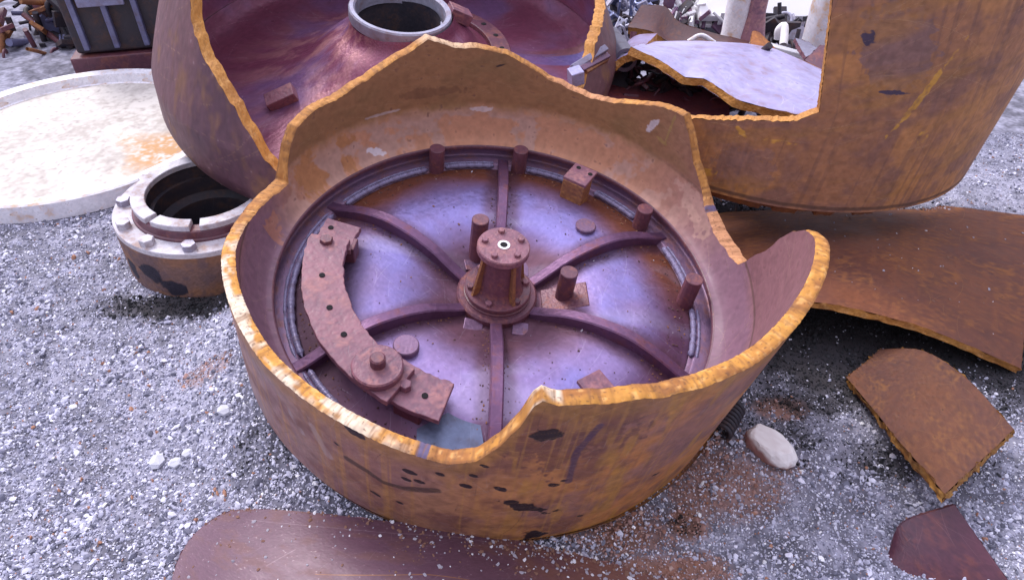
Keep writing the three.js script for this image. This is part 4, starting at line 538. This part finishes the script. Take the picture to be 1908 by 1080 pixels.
heap('dark_scrap_heap', 'dark heap of tangled scrap before the added white panel', 1462, 66, 4.2, 150, 62, 110, 63, [M.dark, M.dark, M.dark, M.steel], 0.085);
heap('added_hollow_scrap', 'black scrap added to darken the shaded hollow under the arched sheet', 1270, 150, 3.02, 330, 80, 130, 64, [M.dark, M.dark, M.oxide], 0.09);  // added filler that makes the shaded hollow read black
heap('added_gap_scrap', 'black scrap added to darken the shaded gap below the cut shell', 1400, 425, 2.5, 200, 90, 50, 67, [M.dark, M.dark], 0.09);  // added filler for the shadow cavity below the shell
heap('dark_machinery', 'blue-black machine scrap at the upper left behind the white disc', 200, 30, 4.6, 300, 110, 120, 65, [M.dark, M.dark, mat(TILES.steel, 0.001, { color: new THREE.Color(0.4, 0.42, 0.6) })], 0.14);
{
  const h = thing('machine_housing', 'dark blue-black ribbed machine housing at the upper left beyond the white disc', 'machine', at(262, 62, 4.25).setY(0.0).toArray()); h.rotation.y = 0.25;
  const bd = mesh('body', boxUV(box(0.62, 0.62, 0.5, 0.02), 0.5), M.dark, h); bd.position.y = 0.42; const ft = mesh('skid', boxUV(box(0.7, 0.1, 0.56, 0.01), 0.5), M.oxide, h); ft.position.y = 0.05;
  for (let k = 0; k < 4; k++) { const r_ = mesh('rib', boxUV(box(0.03, 0.56, 0.04, 0.006), 0.4), mat(TILES.steel, 0.001, { color: new THREE.Color(0.35, 0.37, 0.55) }), h); r_.position.set(-0.24 + k * 0.16, 0.42, 0.265); }
  const pl = mesh('cover_plate', boxUV(box(0.24, 0.2, 0.02, 0.005), 0.4), mat(TILES.steel, 0.001, { color: new THREE.Color(0.55, 0.57, 0.75) }), h); pl.position.set(-0.08, 0.48, 0.295);
}
heap('scattered_scrap', 'rusty scrap strewn at the far left beyond the white disc', 40, 60, 4.4, 260, 120, 50, 66, [M.rust, M.oxide, M.dark], 0.12);

// ------------------------------------------------------------------ foreground
{
  const own = bake(1024, 512, (u, v) => {
    const A = fb(u * 5, v * 3, 4, 4), B = fb(u * 22, v * 12, 6, 4), C = fb(u * 160, v * 80, 2, 2);
    let c = mix3([0.105, 0.05, 0.072], [0.14, 0.066, 0.098], A); c = mix3(c, [0.16, 0.07, 0.06], sstep(0.5, 0.75, B) * 0.5); c = mix3(c, [0.2, 0.085, 0.055], sstep(0.6, 0.85, u + 0.25 * (B - 0.5)) * 0.7);
    const ln = (x0, y0, x1, y1, w) => { const dx = x1 - x0, dy = y1 - y0, t = clamp(((u - x0) * dx + (v - y0) * dy) / (dx * dx + dy * dy)); return 1 - sstep(w * 0.4, w, Math.hypot(u - x0 - t * dx, v - y0 - t * dy) + w * (B - 0.5)); };
    c = mix3(c, [0.42, 0.3, 0.34], Math.max(ln(0.2, 0.5, 0.25, 0.66, 0.0016) * 0.6, ln(0.1, 0.86, 0.62, 0.9, 0.002)) * 0.5); c = mix3(c, [0.3, 0.13, 0.05], Math.max(ln(0.3, 0.5, 0.5, 0.56, 0.004), ln(0.5, 0.56, 0.68, 0.52, 0.004)) * 0.8);
    c = mix3(c, [0.35, 0.25, 0.28], Math.max(scrA(u * 2.1, v * 1.1), scrB(u * 2, v * 1.6)) * 0.3);
    if (C > 0.84) c = mix3(c, [0.5, 0.42, 0.42], (C - 0.84) * 5); const g = 0.85 + 0.3 * C;
    return [c.map((q) => q * g), 0.46 + 0.3 * (B - 0.5), 0.5 * B + 0.4 * C];
  }, true);
  const o = thing('curved_plate', 'smooth plum-purple curved steel plate lying in the foreground below the drum', 'scrap plate');
  const bk = [[435, 950], [500, 952], [600, 962], [720, 978], [870, 992], [1000, 1020], [1130, 1050], [1290, 1092]].map(([x, y]) => { const q = atY(x, y, 0.02); q.y = groundH(q.x, q.z) + 0.016; return atY(x, y, q.y); });
  const ft = [[318, 1090], [420, 1180], [560, 1230], [700, 1250], [870, 1260], [1000, 1260], [1130, 1250], [1330, 1180]].map(([x, y], i) => atY(x, y, [0.05, 0.09, 0.1, 0.1, 0.09, 0.06, 0.03, 0.0][i]));
  plate(o, { front: ft, back: bk, thick: 0.018, bulge: 0.045, warp: 0.012, nu: 110, nv: 40, material: mat(own, 0.0006, { metalness: 0.1 }), edge: mat(TILES.pink, 0.003), bow: 0.055, seed: 0, own: true }); const fore = plate.last;
  gritSpots.push((r) => { const k = r(); return k < 0.6 ? fore(0.45 + 0.5 * r(), 1 - r() * r() * 0.5) : fore(r(), r() < 0.4 ? 1 - r() ** 3 * 0.2 : r()); });
  const q = thing('dark_plate_corner', 'dark brown plate corner poking in at the lower right', 'scrap plate');
  plate(q, { front: [at(1640, 1090, 0.86), at(1760, 1100, 0.84), at(1900, 1110, 0.82)], back: [at(1662, 1010, 0.95), at(1680, 975, 0.98), at(1780, 940, 1.0)], thick: 0.02, bulge: 0.02, nu: 24, nv: 12, material: mat(TILES.oxide, 0.002, { color: new THREE.Color(0.7, 0.6, 0.7) }), edge: M.oxide, seed: 16 });
}
{
  const g = new THREE.IcosahedronGeometry(1, 5), p = g.attributes.position;
  const a = atY(1400, 805, 0.02), b = atY(1475, 862, 0.02), c = a.clone().lerp(b, 0.5), ang = Math.atan2(-(b.z - a.z), b.x - a.x), L = a.distanceTo(b) * 0.62;
  const cols = [];
  for (let i = 0; i < p.count; i++) { const v = V3().fromBufferAttribute(p, i); const k = 0.85 + 0.35 * (fb(v.x * 1.6 + 3, v.y * 1.6 + 1, v.z * 1.6, 3) - 0.3) + 0.06 * (fb(v.x * 8, v.y * 8, v.z * 8, 2) - 0.5); v.multiplyScalar(k); const y = Math.min(v.y, 0.55 + 0.1 * v.x); p.setXYZ(i, v.x * L, y * 0.058, v.z * 0.052);
    const n = fb(v.x * 2 + 7, v.y * 3, v.z * 2, 4), w = sstep(0.1, 0.3, y + (n - 0.5) * 0.9 + v.x * 0.12); cols.push(...mix3([0.34, 0.16, 0.14], [0.95, 0.92, 0.92], w * (0.8 + 0.4 * (fb(v.x * 12, v.y * 12, v.z * 12, 2) - 0.5)))); }
  g.setAttribute('color', new THREE.Float32BufferAttribute(cols, 3)); g.computeVertexNormals();
  const s = mesh('stone', g, new THREE.MeshStandardMaterial({ vertexColors: true, roughness: 0.85 })); s.position.set(c.x, 0.02, c.z); s.rotation.y = ang; tag(s, 'oblong white stone with reddish stained side on gravel right of the drum', 'stone');
}
{
  const A = atY(1345, 806, 0.03), B = atY(1364, 772, 0.035), d = B.clone().sub(A), L = d.length() + 0.03, pts = [];
  for (let i = 0; i <= 240; i++) { const t = i / 240, a = t * 7.5 * 6.283; pts.push(V3(0.026 * Math.cos(a), t * L, 0.026 * Math.sin(a))); }
  const o = thing('coil_spring', 'dark coil spring lying on gravel against the drum foot', 'spring', A.toArray()); const m = mesh('coil', boxUV(new THREE.TubeGeometry(new THREE.CatmullRomCurve3(pts), 400, 0.0062, 8), 0.2), M.dark, o); o.quaternion.setFromUnitVectors(V3(0, 1, 0), d.normalize());
}
{ // larger angular stones that stand out of the gravel on the left
  const r = rng(99), spots = [[288, 850, 0.021, 'pale angular stone, leftmost of three lying close together on the left gravel'], [322, 856, 0.017, 'pale angular stone, middle of three lying close together on the left gravel'], [348, 842, 0.014, 'pale angular stone, rightmost of three lying close together on the left gravel'], [432, 795, 0.019, 'pale flat stone lying alone on the gravel nearest the drum wall']];
  let first;
  spots.forEach(([px, py, s, label], i) => {
    if (!first) { const g = new THREE.DodecahedronGeometry(1, 0), p = g.attributes.position; for (let k = 0; k < p.count; k++) { const v = V3().fromBufferAttribute(p, k), f = 0.75 + 0.5 * n3(v.x * 1.7 + 5, v.y * 1.7, v.z * 1.7); p.setXYZ(k, v.x * f * 1.2, v.y * f * 0.6, v.z * f); } g.computeVertexNormals(); first = new THREE.Mesh(g, new THREE.MeshStandardMaterial({ color: new THREE.Color(0.55, 0.55, 0.62), roughness: 0.85 })); first.castShadow = first.receiveShadow = true; }
    const o = i ? first.clone() : first; o.name = numbered('gravel_stone'); const q = atY(px, py, 0.03); o.position.set(q.x, groundH(q.x, q.z) + s * 0.35, q.z); o.scale.setScalar(s); o.rotation.set(0, r() * 6.28, (r() - 0.5) * 0.3); scene.add(o);
    tag(o, label, 'stone', 'pale stones in the gravel left of the drum');
  });
}
{ // flakes and grit lying on the plates and on the drum floor
  const g = new THREE.IcosahedronGeometry(1, 0), p = g.attributes.position; for (let i = 0; i < p.count; i++) { const v = V3().fromBufferAttribute(p, i), k = 0.6 + 0.8 * n3(v.x * 2 + 3, v.y * 2, v.z * 2); p.setXYZ(i, v.x * k, v.y * k * 0.6, v.z * k); } g.computeVertexNormals();
  const N = 2200, im = new THREE.InstancedMesh(g, new THREE.MeshStandardMaterial({ color: 0xffffff, roughness: 0.9 }), N), r = rng(717), m = new THREE.Matrix4(), q = new THREE.Quaternion(), c = new THREE.Color();
  for (let i = 0; i < N; i++) {
    const w = r(), k = w < 0.36 ? 2 : w < 0.41 ? 1 : 0, f = gritSpots[Math.min(k, gritSpots.length - 1)], pt = f(r), fl = k === 0, s = (fl ? 0.0012 : 0.0016) + (fl ? 0.0022 : 0.0036) * r() ** 3;
    q.setFromEuler(new THREE.Euler(r() * 0.5, r() * 6.28, r() * 0.5)); m.compose(pt.add(V3(0, s * 0.3, 0)), q, V3(s * (0.8 + 0.8 * r()), s * 0.6, s)); im.setMatrixAt(i, m);
    const t = r(); c.setRGB(...(fl ? (t < 0.6 ? [0.07, 0.03, 0.03] : t < 0.98 ? [0.2, 0.085, 0.045] : [0.4, 0.36, 0.42]) : t < 0.5 ? [0.2, 0.1, 0.07] : t < 0.88 ? [0.33, 0.3, 0.35] : [0.65, 0.63, 0.68])); im.setColorAt(i, c);
  }
  im.castShadow = im.receiveShadow = true; im.name = 'loose_grit'; im.userData.kind = 'stuff'; im.userData.label = 'grit and rust flakes lying on the plates and drum floor'; scene.add(im);
}
renderer.render(scene, camera);
